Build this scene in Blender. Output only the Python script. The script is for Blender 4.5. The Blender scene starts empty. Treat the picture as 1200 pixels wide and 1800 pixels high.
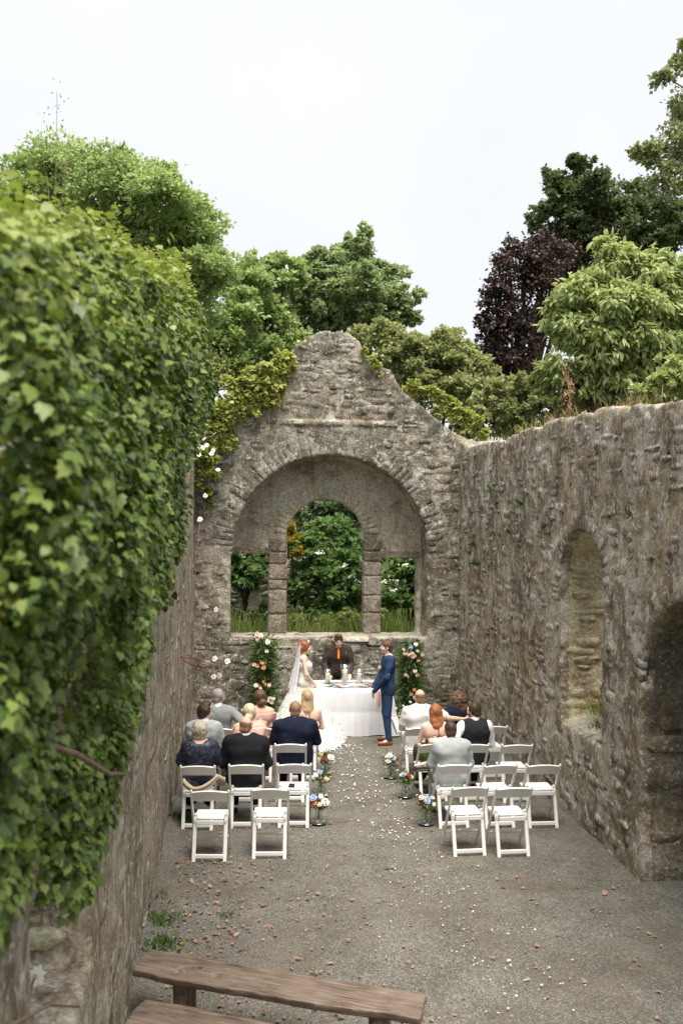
import bpy, math, random, time
import numpy as np
from mathutils import Matrix, Vector
R_ = math.radians
T0 = time.time()
sc = bpy.context.scene
COL = sc.collection

# ------------------------------------------------------------------ camera
YAW, PITCH, ROLL, CAM_H, FPX = math.atan(188 / 1750), R_(.62), R_(.65), 3.8, 1750.0
cam_d = bpy.data.cameras.new('camera')
cam = bpy.data.objects.new('camera', cam_d)
COL.objects.link(cam)
cam_d.sensor_fit = 'HORIZONTAL'
cam_d.sensor_width = 24.0
cam_d.lens = 24.0 * FPX / 1200.0
cam_d.clip_start, cam_d.clip_end = .05, 2000
CAM_M = Matrix.Rotation(-YAW, 4, 'Z') @ Matrix.Rotation(math.pi / 2 + PITCH, 4, 'X') @ Matrix.Rotation(ROLL, 4, 'Z')
cam.matrix_world = Matrix.Translation((0, 0, CAM_H)) @ CAM_M
cam_d.dof.use_dof = True
cam_d.dof.focus_distance = 16.0
cam_d.dof.aperture_fstop = 2.6
sc.camera = cam

# ------------------------------------------------------------------ world, sun, exposure
SUN_EL, SUN_AZ = R_(70), R_(172)          # azimuth measured clockwise from +Y
world = bpy.data.worlds.new('World')
sc.world = world
world.use_nodes = True
wn, wl = world.node_tree.nodes, world.node_tree.links
bg = wn['Background']
sky = wn.new('ShaderNodeTexSky')
sky.sky_type = 'NISHITA'
sky.sun_disc = False
sky.sun_elevation = SUN_EL
sky.sun_rotation = SUN_AZ
sky.air_density, sky.dust_density, sky.ozone_density = 1.0, 3.0, 1.0
# thin white cloud veil over the whole dome
tc = wn.new('ShaderNodeTexCoord')
nz = wn.new('ShaderNodeTexNoise')
nz.inputs['Scale'].default_value = 1.6
nz.inputs['Detail'].default_value = 5
rp = wn.new('ShaderNodeMapRange')
rp.inputs['From Min'].default_value, rp.inputs['From Max'].default_value = .3, .75
rp.inputs['To Min'].default_value, rp.inputs['To Max'].default_value = .74, .93
mx = wn.new('ShaderNodeMix')
mx.data_type = 'RGBA'
mx.inputs['B'].default_value = (12.7, 13.0, 13.35, 1)
wl.new(tc.outputs['Generated'], nz.inputs['Vector'])
wl.new(nz.outputs['Fac'], rp.inputs['Value'])
wl.new(rp.outputs['Result'], mx.inputs['Factor'])
wl.new(sky.outputs['Color'], mx.inputs['A'])
wl.new(mx.outputs['Result'], bg.inputs['Color'])
bg.inputs['Strength'].default_value = .052
sun_d = bpy.data.lights.new('sun', 'SUN')
sun = bpy.data.objects.new('sun', sun_d)
COL.objects.link(sun)
sun_d.energy = 4.4
sun_d.angle = R_(42)
sun_d.color = (1.0, .95, .87)
SUN_DIR = Vector((math.sin(SUN_AZ) * math.cos(SUN_EL), math.cos(SUN_AZ) * math.cos(SUN_EL), math.sin(SUN_EL)))
sun.rotation_euler = SUN_DIR.to_track_quat('Z', 'Y').to_euler()
sc.view_settings.view_transform = 'Standard'
sc.view_settings.look = 'None'
sc.view_settings.gamma = 1
sc.view_settings.exposure = .70
sc.render.engine = 'CYCLES'
sc.cycles.max_bounces = 7
sc.cycles.transparent_max_bounces = 12
sc.cycles.use_denoising = True

# ------------------------------------------------------------------ small helpers
def at(px, py, Y):
    """world point on the plane y = Y seen at a pixel of the 1200 x 1800 photograph"""
    r = CAM_M.to_3x3() @ Vector(((px - 600) / FPX, (900 - py) / FPX, -1))
    t = Y / r.y
    return np.array([r.x * t, Y, CAM_H + r.z * t])

def tag(o, label=None, cat=None, group=None, kind=None):
    if label: o['label'] = label
    if cat: o['category'] = cat
    if group: o['group'] = group
    if kind: o['kind'] = kind
    return o

def empty(name, loc=(0, 0, 0), rz=0, label=None, cat=None, group=None):
    o = bpy.data.objects.new(name, None)
    COL.objects.link(o)
    o.empty_display_size = .1
    o.location = loc
    o.rotation_euler = (0, 0, rz)
    return tag(o, label, cat, group)

def link(name, me, parent=None):
    o = bpy.data.objects.new(name, me)
    COL.objects.link(o)
    if parent is not None: o.parent = parent
    return o

def mesh(name, V, F, mats, smooth=True, midx=None):
    """mesh from numpy: F is (M,3), (M,4) or a list of such arrays"""
    V = np.ascontiguousarray(V, np.float32).reshape(-1, 3)
    Fs = F if isinstance(F, list) else [F]
    Fs = [np.asarray(f, np.int32) for f in Fs if len(f)]
    me = bpy.data.meshes.new(name)
    me.vertices.add(len(V))
    me.vertices.foreach_set('co', V.ravel())
    loops = np.concatenate([f.ravel() for f in Fs])
    cnt = np.concatenate([np.full(len(f), f.shape[1], np.int32) for f in Fs])
    me.loops.add(len(loops))
    me.loops.foreach_set('vertex_index', loops)
    me.polygons.add(len(cnt))
    st = np.zeros(len(cnt), np.int32)
    st[1:] = np.cumsum(cnt)[:-1]
    me.polygons.foreach_set('loop_start', st)
    me.polygons.foreach_set('loop_total', cnt)
    if midx is not None: me.polygons.foreach_set('material_index', np.asarray(midx, np.int32))
    me.polygons.foreach_set('use_smooth', np.full(len(cnt), bool(smooth)))
    for m in (mats if isinstance(mats, (list, tuple)) else [mats]): me.materials.append(m)
    me.update(calc_edges=True)
    me.validate()
    return me

def obj(name, V, F, mats, parent=None, smooth=True, midx=None):
    return link(name, mesh(name, V, F, mats, smooth, midx), parent)

class MB:
    """collects verts / quads / tris of several shapes of ONE part"""
    def __init__(s): s.V, s.Q, s.T, s.n = [], [], [], 0
    def add(s, V, Q=None, T=None):
        V = np.asarray(V, float).reshape(-1, 3)
        if Q is not None and len(Q): s.Q.append(np.asarray(Q) + s.n)
        if T is not None and len(T): s.T.append(np.asarray(T) + s.n)
        s.V.append(V); s.n += len(V)
    def box(s, c, d, M=None, bev=.0):
        """box centre c, full size d; bev > 0 chamfers the long edges into an octagonal section (along the longest axis)"""
        c, d = np.array(c, float), np.array(d, float) / 2
        if bev <= 0:
            v = np.array([[x, y, z] for x in (-1, 1) for y in (-1, 1) for z in (-1, 1)], float) * d
            q = [[0, 1, 3, 2], [4, 6, 7, 5], [0, 4, 5, 1], [2, 3, 7, 6], [0, 2, 6, 4], [1, 5, 7, 3]]
        else:
            a = int(np.argmax(d)); o = [i for i in range(3) if i != a]
            b = min(bev, .45 * d[o[0]] * 2, .45 * d[o[1]] * 2)
            prof = []
            for sx, sy, k in ((1, -1, 0), (1, 1, 1), (-1, 1, 0), (-1, -1, 1)):
                p1, p2 = (sx * d[o[0]], sy * (d[o[1]] - b)), (sx * (d[o[0]] - b), sy * d[o[1]])
                prof += [p2, p1] if k == 0 else [p1, p2]
            v = []
            for e in (-1, 1):
                for p in prof:
                    w = [0, 0, 0]; w[a] = e * d[a]; w[o[0]], w[o[1]] = p; v.append(w)
            v = np.array(v)
            q = [[i, (i + 1) % 8, 8 + (i + 1) % 8, 8 + i] for i in range(8)]
            q += [[0, 1, 2, 3], [0, 3, 4, 7], [4, 5, 6, 7], [8, 11, 10, 9], [8, 15, 12, 11], [12, 15, 14, 13]]
        if M is not None: v = v @ np.array(M).T
        s.add(v + c, q)
    def bar(s, a, b, w, t, up=(0, 0, 1), bev=.0):
        """rectangular bar from a to b, w across, t thick (t measured along up made perpendicular)"""
        a, b = np.array(a, float), np.array(b, float)
        L = np.linalg.norm(b - a); z = (b - a) / L
        u = np.array(up, float); u = u - z * (u @ z); u /= np.linalg.norm(u)
        x = np.cross(u, z)
        s.box((a + b) / 2, (w, t, L), np.stack([x, u, z], 1), bev)
    def tube(s, pts, rad, n=8, cap=True):
        pts = np.asarray(pts, float)
        rad = np.broadcast_to(np.asarray(rad, float), (len(pts),))
        t = np.gradient(pts, axis=0); t /= np.linalg.norm(t, axis=1)[:, None] + 1e-9
        ref = np.array([0, 0, 1.]) if abs(t[0, 2]) < .9 else np.array([1., 0, 0])
        V = []
        a = np.arange(n) * 2 * math.pi / n
        for p, d, r in zip(pts, t, rad):
            x = np.cross(ref, d); x /= np.linalg.norm(x) + 1e-9
            ref2 = np.cross(d, x); ref = ref2
            V.append(p + r * (np.cos(a)[:, None] * x + np.sin(a)[:, None] * ref2))
        m = len(pts); k = np.arange(n)
        Q = np.concatenate([np.stack([i * n + k, i * n + (k + 1) % n, (i + 1) * n + (k + 1) % n, (i + 1) * n + k], 1) for i in range(m - 1)])
        V = np.concatenate(V); T = []
        if cap:
            c = len(V); V = np.concatenate([V, pts[:1], pts[-1:]])
            T = np.concatenate([np.stack([np.full(n, c), (k + 1) % n, k], 1), np.stack([np.full(n, c + 1), (m - 1) * n + k, (m - 1) * n + (k + 1) % n], 1)])
        s.add(V, Q, T)
    def lathe(s, prof, n=20, c=(0, 0, 0)):
        prof = np.asarray(prof, float); a = np.arange(n) * 2 * math.pi / n
        V = np.concatenate([np.stack([r * np.cos(a), r * np.sin(a), np.full(n, z)], 1) for r, z in prof]) + np.array(c)
        k = np.arange(n)
        Q = np.concatenate([np.stack([i * n + k, i * n + (k + 1) % n, (i + 1) * n + (k + 1) % n, (i + 1) * n + k], 1) for i in range(len(prof) - 1)])
        s.add(V, Q)
    def build(s, name, mats, parent=None, smooth=False):
        F = ([np.concatenate(s.Q)] if s.Q else []) + ([np.concatenate(s.T)] if s.T else [])
        return obj(name, np.concatenate(s.V), F, mats, parent, smooth)

# ------------------------------------------------------------------ numpy noise
_lat = np.random.default_rng(5).random((64, 64, 64)).astype(np.float32)
def vnoise(x, y, z):
    xi, yi, zi = np.floor(x).astype(np.int64), np.floor(y).astype(np.int64), np.floor(z).astype(np.int64)
    fx, fy, fz = x - xi, y - yi, z - zi
    fx, fy, fz = fx * fx * (3 - 2 * fx), fy * fy * (3 - 2 * fy), fz * fz * (3 - 2 * fz)
    x0, y0, z0, x1, y1, z1 = xi & 63, yi & 63, zi & 63, (xi + 1) & 63, (yi + 1) & 63, (zi + 1) & 63
    L = _lat
    a = L[x0, y0, z0] * (1 - fx) + L[x1, y0, z0] * fx
    b = L[x0, y1, z0] * (1 - fx) + L[x1, y1, z0] * fx
    c = L[x0, y0, z1] * (1 - fx) + L[x1, y0, z1] * fx
    d = L[x0, y1, z1] * (1 - fx) + L[x1, y1, z1] * fx
    return (a * (1 - fy) + b * fy) * (1 - fz) + (c * (1 - fy) + d * fy) * fz - .5
def fbm(x, y, z, o=3):
    s, a = 0, 1.0
    for i in range(o):
        s = s + a * vnoise(x * 2 ** i + 7.3 * i, y * 2 ** i + 3.1 * i, z * 2 ** i + 5.7 * i); a *= .5
    return s

# ------------------------------------------------------------------ signed-distance solids -> one continuous mesh
_E = [(0, 1), (2, 3), (4, 5), (6, 7), (0, 2), (1, 3), (4, 6), (5, 7), (0, 4), (1, 5), (2, 6), (3, 7)]
_C = np.array([[i >> 2 & 1, i >> 1 & 1, i & 1] for i in range(8)])
def surface_nets(F, o, h):
    S = F < 0
    n = np.zeros(tuple(k - 1 for k in F.shape), np.int8)
    for c in _C: n += S[c[0]:c[0] + n.shape[0], c[1]:c[1] + n.shape[1], c[2]:c[2] + n.shape[2]]
    act = (n > 0) & (n < 8)
    I = np.stack(np.nonzero(act), 1)
    vals = np.stack([F[I[:, 0] + c[0], I[:, 1] + c[1], I[:, 2] + c[2]] for c in _C], 1)
    P, w = np.zeros((len(I), 3)), np.zeros(len(I))
    for a, b in _E:
        va, vb = vals[:, a], vals[:, b]
        m = (va < 0) != (vb < 0)
        t = np.where(m, va / np.where(m, va - vb, 1), 0)
        P += m[:, None] * (_C[a] + t[:, None] * (_C[b] - _C[a])); w += m
    V = (I + P / w[:, None]) * h + np.array(o)
    idx = np.full(n.shape, -1, np.int32); idx[act] = np.arange(len(I))
    Q = []
    for ax in range(3):
        b, c = (ax + 1) % 3, (ax + 2) % 3
        s0 = np.take(S, range(0, S.shape[ax] - 1), ax); s1 = np.take(S, range(1, S.shape[ax]), ax)
        e = np.stack(np.nonzero(s0 != s1), 1)
        e = e[(e[:, b] > 0) & (e[:, c] > 0) & (e[:, b] < S.shape[b] - 1) & (e[:, c] < S.shape[c] - 1)]
        fl = s0[e[:, 0], e[:, 1], e[:, 2]]
        q = []
        for db, dc in ((1, 1), (0, 1), (0, 0), (1, 0)):
            k = e.copy(); k[:, b] -= db; k[:, c] -= dc
            q.append(idx[k[:, 0], k[:, 1], k[:, 2]])
        q = np.stack(q, 1); q[~fl] = q[~fl][:, ::-1]
        Q.append(q)
    return V, np.concatenate(Q)

class SDF:
    def __init__(s, lo, hi, h):
        s.lo, s.h = np.array(lo, float) - 2 * h, h
        s.n = np.ceil((np.array(hi, float) - s.lo) / h).astype(int) + 3
        s.F = np.full(tuple(s.n), 9., np.float32)
        s.ax = [s.lo[i] + np.arange(s.n[i]) * h for i in range(3)]
    def _sub(s, lo, hi):
        a = np.clip(np.floor((np.array(lo) - s.lo) / s.h).astype(int), 0, s.n)
        b = np.clip(np.ceil((np.array(hi) - s.lo) / s.h).astype(int) + 1, 0, s.n)
        sl = tuple(slice(a[i], b[i]) for i in range(3))
        return sl, np.meshgrid(*[s.ax[i][sl[i]] for i in range(3)], indexing='ij', sparse=True)
    def _mix(s, sl, d, k):
        f = s.F[sl]
        if k > 0:
            g = np.clip(.5 + .5 * (f - d) / k, 0, 1)
            s.F[sl] = f + (d - f) * g - k * g * (1 - g)
        else: s.F[sl] = np.minimum(f, d)
    def cap(s, a, b, ra, rb=None, k=.03, cut=False):
        rb = ra if rb is None else rb
        a, b = np.array(a, float), np.array(b, float)
        p = max(ra, rb) + max(k, .0) * 1.5 + 2 * s.h
        sl, (X, Y, Z) = s._sub(np.minimum(a, b) - p, np.maximum(a, b) + p)
        if X.size * Y.size * Z.size == 0: return
        ba = b - a; l2 = ba @ ba + 1e-12
        t = np.clip(((X - a[0]) * ba[0] + (Y - a[1]) * ba[1] + (Z - a[2]) * ba[2]) / l2, 0, 1)
        d = np.sqrt((X - a[0] - t * ba[0]) ** 2 + (Y - a[1] - t * ba[1]) ** 2 + (Z - a[2] - t * ba[2]) ** 2) - (ra + (rb - ra) * t)
        if cut: s.F[sl] = np.maximum(s.F[sl], -d)
        else: s._mix(sl, d, k)
    def ell(s, c, r, M=None, k=.02, cut=False):
        c, r = np.array(c, float), np.array(r, float)
        p = r.max() + k * 1.5 + 2 * s.h
        sl, (X, Y, Z) = s._sub(c - p, c + p)
        if X.size * Y.size * Z.size == 0: return
        D = [X - c[0], Y - c[1], Z - c[2]]
        if M is not None: D = [M[0][i] * D[0] + M[1][i] * D[1] + M[2][i] * D[2] for i in range(3)]
        k0 = np.sqrt(sum((D[i] / r[i]) ** 2 for i in range(3))); k1 = np.sqrt(sum((D[i] / r[i] ** 2) ** 2 for i in range(3))) + 1e-9
        d = k0 * (k0 - 1) / k1
        if cut: s.F[sl] = np.maximum(s.F[sl], -d)
        else: s._mix(sl, d, k)
    def plane(s, p, n):
        """keep the side where n.(x-p) < 0"""
        X, Y, Z = np.meshgrid(*s.ax, indexing='ij', sparse=True)
        n = np.array(n, float); n /= np.linalg.norm(n)
        s.F = np.maximum(s.F, (X - p[0]) * n[0] + (Y - p[1]) * n[1] + (Z - p[2]) * n[2]).astype(np.float32)
    def noise(s, amp, f=(8, 8, 8), off=0, o=2):
        m = np.abs(s.F) < .06
        I = np.nonzero(m)
        s.F[m] += amp * 2 * fbm(s.ax[0][I[0]] * f[0] + off, s.ax[1][I[1]] * f[1] + off, s.ax[2][I[2]] * f[2] + off, o)
    def net(s): return surface_nets(s.F, s.lo, s.h)

# ------------------------------------------------------------------ materials
def nodes_of(name):
    m = bpy.data.materials.new(name)
    m.use_nodes = True
    nt = m.node_tree
    return m, nt.nodes, nt.links, nt.nodes['Principled BSDF']

def _noise(n, l, vec, scale, detail=6, rough=.6, dist=0):
    t = n.new('ShaderNodeTexNoise')
    t.inputs['Scale'].default_value, t.inputs['Detail'].default_value, t.inputs['Roughness'].default_value = scale, detail, rough
    t.inputs['Distortion'].default_value = dist
    l.new(vec, t.inputs['Vector'])
    return t.outputs['Fac']

def _ramp(n, l, fac, stops, interp='LINEAR'):
    r = n.new('ShaderNodeValToRGB')
    r.color_ramp.interpolation = interp
    e = r.color_ramp.elements
    while len(e) > 1: e.remove(e[-1])
    e[0].position, e[0].color = stops[0][0], (*stops[0][1], 1)
    for p, c in stops[1:]:
        k = e.new(p); k.color = (*c, 1)
    l.new(fac, r.inputs['Fac'])
    return r.outputs['Color']

def _mixc(n, l, fac, a, b, mode='MIX'):
    m = n.new('ShaderNodeMix')
    m.data_type, m.blend_type = 'RGBA', mode
    for v, k in ((fac, 'Factor'), (a, 'A'), (b, 'B')):
        if isinstance(v, (int, float)): m.inputs[k].default_value = v
        elif isinstance(v, tuple): m.inputs[k].default_value = (*v, 1)
        else: l.new(v, m.inputs[k])
    return m.outputs['Result']

def _map(n, l, vec, scale):
    m = n.new('ShaderNodeMapping')
    m.inputs['Scale'].default_value = scale
    l.new(vec, m.inputs['Vector'])
    return m.outputs['Vector']

def _math(n, l, op, a, b=0.0):
    m = n.new('ShaderNodeMath'); m.operation = op
    for v, i in ((a, 0), (b, 1)):
        if isinstance(v, (int, float)): m.inputs[i].default_value = v
        else: l.new(v, m.inputs[i])
    return m.outputs[0]

def _bump(n, l, b, h, strength, dist):
    k = n.new('ShaderNodeBump')
    k.inputs['Strength'].default_value, k.inputs['Distance'].default_value = strength, dist
    l.new(h, k.inputs['Height']); l.new(k.outputs['Normal'], b.inputs['Normal'])

def _rand(n, l):
    g = n.new('ShaderNodeNewGeometry'); o = n.new('ShaderNodeObjectInfo')
    return _math(n, l, 'FRACT', _math(n, l, 'ADD', g.outputs['Random Per Island'], o.outputs['Random']))

def stone_mat(name, ramp, lichen=(.54, .52, .45), lich=.54, tint=.35, moss=(.07, .08, .03), mossy=.62, streak=.5, dark=.5, gain=1.12, patch=.5):
    m, n, l, b = nodes_of(name)
    ramp = [(.5 + (p - .5) * .62, tuple(min(.62, v * gain * w) for v, w in zip(q, (1.01, 1., .93)))) for p, q in ramp]
    pos = n.new('ShaderNodeNewGeometry').outputs['Position']
    c = _ramp(n, l, _noise(n, l, pos, 2.6, 9, .68), ramp)
    # each stone its own tone
    r = _rand(n, l)
    c = _mixc(n, l, tint, c, _ramp(n, l, r, [(0, (.09, .082, .07)), (.35, (.24, .22, .18)), (.6, (.36, .32, .26)), (.8, (.17, .165, .15)), (.93, (.36, .26, .18)), (1, (.13, .12, .105))]))
    # rain streaks
    st = _noise(n, l, _map(n, l, pos, (3.2, 3.2, .45)), 2.2, 6, .7)
    c = _mixc(n, l, _math(n, l, 'MULTIPLY', _ramp(n, l, st, [(.47, (0, 0, 0)), (.60, (1, 1, 1))]), streak), c, (.085, .077, .065))
    # big dark weathered zones
    bz = _noise(n, l, pos, .55, 4, .6)
    c = _mixc(n, l, _math(n, l, 'MULTIPLY', _ramp(n, l, bz, [(.46, (0, 0, 0)), (.58, (1, 1, 1))]), dark), c, (.10, .092, .078))
    # moss tint
    mo = _noise(n, l, pos, 3.1, 8, .7, .4)
    c = _mixc(n, l, _math(n, l, 'MULTIPLY', _ramp(n, l, mo, [(mossy, (0, 0, 0)), (mossy + .1, (1, 1, 1))]), .6), c, moss)
    # worn pale skins of old render
    pz = _noise(n, l, pos, 1.7, 11, .74, .8)
    c = _mixc(n, l, _math(n, l, 'MULTIPLY', _ramp(n, l, pz, [(.50, (0, 0, 0)), (.57, (1, 1, 1))]), patch), c, (.48, .45, .39))
    # pale lichen blotches, two sizes
    l1 = _noise(n, l, pos, 5.5, 10, .72, .6)
    c = _mixc(n, l, _math(n, l, 'MULTIPLY', _ramp(n, l, l1, [(lich, (0, 0, 0)), (lich + .06, (1, 1, 1))]), .75), c, lichen)
    l2 = _noise(n, l, pos, 19, 6, .6)
    c = _mixc(n, l, _math(n, l, 'MULTIPLY', _ramp(n, l, l2, [(.61, (0, 0, 0)), (.65, (1, 1, 1))]), .75), c, (.60, .58, .52))
    l3 = _noise(n, l, pos, 26, 8, .7)
    c = _mixc(n, l, .55, c, _ramp(n, l, l3, [(.38, (.2, .2, .2)), (.62, (.85, .85, .85))]), 'OVERLAY')
    l.new(c, b.inputs['Base Color'])
    b.inputs['Roughness'].default_value = .95
    b.inputs['Specular IOR Level'].default_value = .15
    hgt = _math(n, l, 'ADD', _math(n, l, 'MULTIPLY', _noise(n, l, pos, 9, 10, .72), 1.5), _math(n, l, 'MULTIPLY', l3, .6))
    _bump(n, l, b, hgt, .8, .045)
    return m

def plain(name, col, rough=.6, spec=.3, nscale=0, namp=.15, bump=0, bscale=60, metal=0, sheen=0):
    m, n, l, b = nodes_of(name)
    pos = n.new('ShaderNodeTexCoord').outputs['Object']
    if nscale:
        a = tuple(max(0, v * (1 - namp)) for v in col); z = tuple(min(1, v * (1 + namp)) for v in col)
        l.new(_ramp(n, l, _noise(n, l, pos, nscale, 5, .6), [(.3, a), (.7, z)]), b.inputs['Base Color'])
    else: b.inputs['Base Color'].default_value = (*col, 1)
    b.inputs['Roughness'].default_value, b.inputs['Specular IOR Level'].default_value, b.inputs['Metallic'].default_value = rough, spec, metal
    if sheen: b.inputs['Sheen Weight'].default_value = sheen
    if bump: _bump(n, l, b, _noise(n, l, pos, bscale, 4, .6), bump, .01)
    return m

def leaf_mat(name, stops, trans=.35, rough=.5, spec=.35):
    """leaves: tone per leaf, plus a broad tone drift over the plant"""
    m, n, l, b = nodes_of(name)
    pos = n.new('ShaderNodeNewGeometry').outputs['Position']
    f = _math(n, l, 'ADD', _math(n, l, 'MULTIPLY', _rand(n, l), .7), _math(n, l, 'MULTIPLY', _noise(n, l, pos, .7, 4, .6), .5))
    f = _math(n, l, 'SUBTRACT', f, .1)
    c = _ramp(n, l, f, stops)
    l.new(c, b.inputs['Base Color'])
    b.inputs['Roughness'].default_value, b.inputs['Specular IOR Level'].default_value = rough, spec
    t = n.new('ShaderNodeBsdfTranslucent')
    l.new(_mixc(n, l, 1.0, c, (1.05, 1.05, .78), 'MULTIPLY'), t.inputs['Color'])
    mx = n.new('ShaderNodeMixShader')
    mx.inputs[0].default_value = trans
    l.new(b.outputs[0], mx.inputs[1]); l.new(t.outputs[0], mx.inputs[2])
    l.new(mx.outputs[0], n['Material Output'].inputs['Surface'])
    return m

def hair_mat(name, dark, light, rough=.45):
    m, n, l, b = nodes_of(name)
    pos = n.new('ShaderNodeTexCoord').outputs['Object']
    f = _noise(n, l, _map(n, l, pos, (60, 60, 9)), 2, 4, .6)
    l.new(_ramp(n, l, f, [(.3, dark), (.7, light)]), b.inputs['Base Color'])
    b.inputs['Roughness'].default_value = rough
    b.inputs['Specular IOR Level'].default_value = .3
    _bump(n, l, b, f, .6, .008)
    return m

def glass_mat(name, tint=(.95, .98, .96)):
    m, n, l, b = nodes_of(name)
    t = n.new('ShaderNodeBsdfTransparent'); t.inputs['Color'].default_value = (*tint, 1)
    g = n.new('ShaderNodeBsdfGlossy'); g.inputs['Roughness'].default_value = .04
    f = n.new('ShaderNodeLayerWeight'); f.inputs['Blend'].default_value = .5
    x = n.new('ShaderNodeMixShader')
    l.new(_ramp(n, l, f.outputs['Facing'], [(0, (.08,) * 3), (.6, (.2,) * 3), (1, (.75,) * 3)]), x.inputs[0]); l.new(t.outputs[0], x.inputs[1]); l.new(g.outputs[0], x.inputs[2])
    l.new(x.outputs[0], n['Material Output'].inputs['Surface'])
    return m

M = {}
M['stone_back'] = stone_mat('weathered_grey_stone', [(.3, (.085, .075, .06)), (.45, (.17, .15, .12)), (.58, (.24, .21, .165)), (.72, (.30, .265, .21))], lich=.54, dark=.65)
M['mortar_back'] = stone_mat('weathered_lime_mortar', [(.3, (.11, .095, .075)), (.45, (.2, .175, .135)), (.6, (.28, .245, .19)), (.75, (.36, .32, .25))], lich=.54, tint=0, dark=.55)
M['plaster'] = stone_mat('old_lime_render', [(.3, (.2, .17, .13)), (.45, (.3, .265, .2)), (.6, (.36, .32, .25)), (.75, (.42, .38, .30))], lich=.53, tint=0, dark=.45, streak=.3, mossy=.68, gain=1.75, patch=.85)
M['voussoir'] = stone_mat('dark_arch_stone', [(.3, (.06, .056, .05)), (.45, (.11, .102, .09)), (.6, (.17, .155, .132)), (.75, (.25, .23, .195))], lich=.56, tint=.45, dark=.3, gain=1, patch=.25)
M['block'] = stone_mat('dressed_sandstone', [(.3, (.15, .125, .095)), (.5, (.24, .2, .155)), (.7, (.32, .275, .215))], lich=.62, tint=.25, dark=.3, streak=.3, mossy=.75)
M['red_block'] = stone_mat('red_sandstone', [(.3, (.18, .125, .09)), (.5, (.27, .19, .145)), (.7, (.35, .26, .2))], lich=.6, tint=.05, dark=.1, streak=.2, mossy=.8, gain=1.2)
M['stone_side'] = stone_mat('brown_rubble_stone', [(.3, (.10, .08, .058)), (.45, (.19, .155, .115)), (.58, (.27, .225, .165)), (.72, (.34, .29, .22))], lich=.54, dark=.45, gain=1.35, patch=.8, streak=.35)
M['mortar_side'] = stone_mat('brown_rubble_mortar', [(.3, (.12, .098, .07)), (.45, (.21, .172, .125)), (.6, (.285, .235, .172)), (.75, (.36, .305, .23))], lich=.54, tint=0, dark=.45, gain=1.35, patch=.8, streak=.35)
M['jamb'] = stone_mat('lightened_buff_stone', [(.3, (.13, .102, .068)), (.45, (.24, .192, .13)), (.6, (.32, .26, .178)), (.75, (.39, .325, .235))], lich=.58, tint=.15, dark=.0, streak=.05, mossy=.85, gain=2.3, patch=.1)  # buff stone, colour raised to stand in for daylight inside the niche
M['door_jamb'] = stone_mat('shade_darkened_stone', [(.3, (.07, .055, .038)), (.45, (.12, .098, .066)), (.6, (.17, .14, .098)), (.75, (.23, .19, .135))], lich=.60, tint=.3, dark=.3, patch=.3, gain=1.5)  # dark brown stone with the doorway's shade put into its colour
M['stone_left'] = stone_mat('pale_render_stone', [(.3, (.14, .115, .085)), (.45, (.25, .21, .155)), (.6, (.33, .28, .21)), (.75, (.42, .37, .29))], lich=.54, dark=.25, streak=.6, gain=1.45)
M['sill'] = stone_mat('worn_pale_sill', [(.3, (.26, .23, .19)), (.5, (.36, .33, .28)), (.7, (.45, .42, .36))], lich=.54, tint=.1, dark=.0, streak=0, mossy=.7, gain=1.0)

def gravel_mat():
    m, n, l, b = nodes_of('grey_gravel')
    pos = n.new('ShaderNodeNewGeometry').outputs['Position']
    v = n.new('ShaderNodeTexVoronoi'); v.inputs['Scale'].default_value = 85
    l.new(pos, v.inputs['Vector'])
    sep = n.new('ShaderNodeSeparateColor'); l.new(v.outputs['Color'], sep.inputs['Color'])
    c = _ramp(n, l, sep.outputs['Red'], [(0, (.088, .082, .070)), (.4, (.133, .125, .109)), (.75, (.178, .168, .146)), (.95, (.25, .236, .205)), (1, (.32, .305, .27))])
    c = _mixc(n, l, _math(n, l, 'MULTIPLY', _ramp(n, l, _noise(n, l, pos, .9, 7, .65), [(.45, (0, 0, 0)), (.65, (1, 1, 1))]), .5), c, (.14, .115, .085))
    c = _mixc(n, l, .6, c, _ramp(n, l, _noise(n, l, pos, 1.6, 8, .72), [(.36, (.34, .335, .32)), (.64, (.66, .66, .66))]), 'OVERLAY')
    l.new(c, b.inputs['Base Color'])
    b.inputs['Roughness'].default_value = .9
    b.inputs['Specular IOR Level'].default_value = .2
    h = _math(n, l, 'ADD', v.outputs['Distance'], _noise(n, l, pos, 30, 6, .7))
    _bump(n, l, b, h, .9, .012)
    return m
M['gravel'] = gravel_mat()
M['earth'] = plain('grassy_earth', (.05, .062, .022), .95, .1, 3, .5, .6, 20)
M['white_resin'] = plain('white_resin', (.78, .765, .73), .42, .35, 3, .04)
M['seat_pad'] = plain('white_vinyl_pad', (.84, .835, .81), .5, .3)
M['linen'] = plain('white_linen', (.74, .74, .76), .85, .1, 6, .03, .25, 180)
M['wax'] = plain('ivory_wax', (.85, .78, .66), .5, .4)
M['glass'] = glass_mat('clear_glass')
M['green_glass'] = glass_mat('pale_green_glass', (.95, .98, .96))
M['mirror'] = plain('dark_mirror_glass', (.14, .145, .145), .06, .7, metal=.6)
M['bark'] = plain('bark', (.075, .058, .042), .95, .1, 8, .4, .8, 25)
M['vine'] = plain('ivy_vine', (.17, .125, .085), .9, .1, 10, .3, .6, 40)
M['redstem'] = plain('reddish_stem', (.24, .10, .07), .8, .2, 8, .3)
M['stem'] = plain('green_stem', (.22, .30, .12), .7, .2)
M['cable'] = plain('black_cable', (.015, .015, .016), .5, .4)
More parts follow.
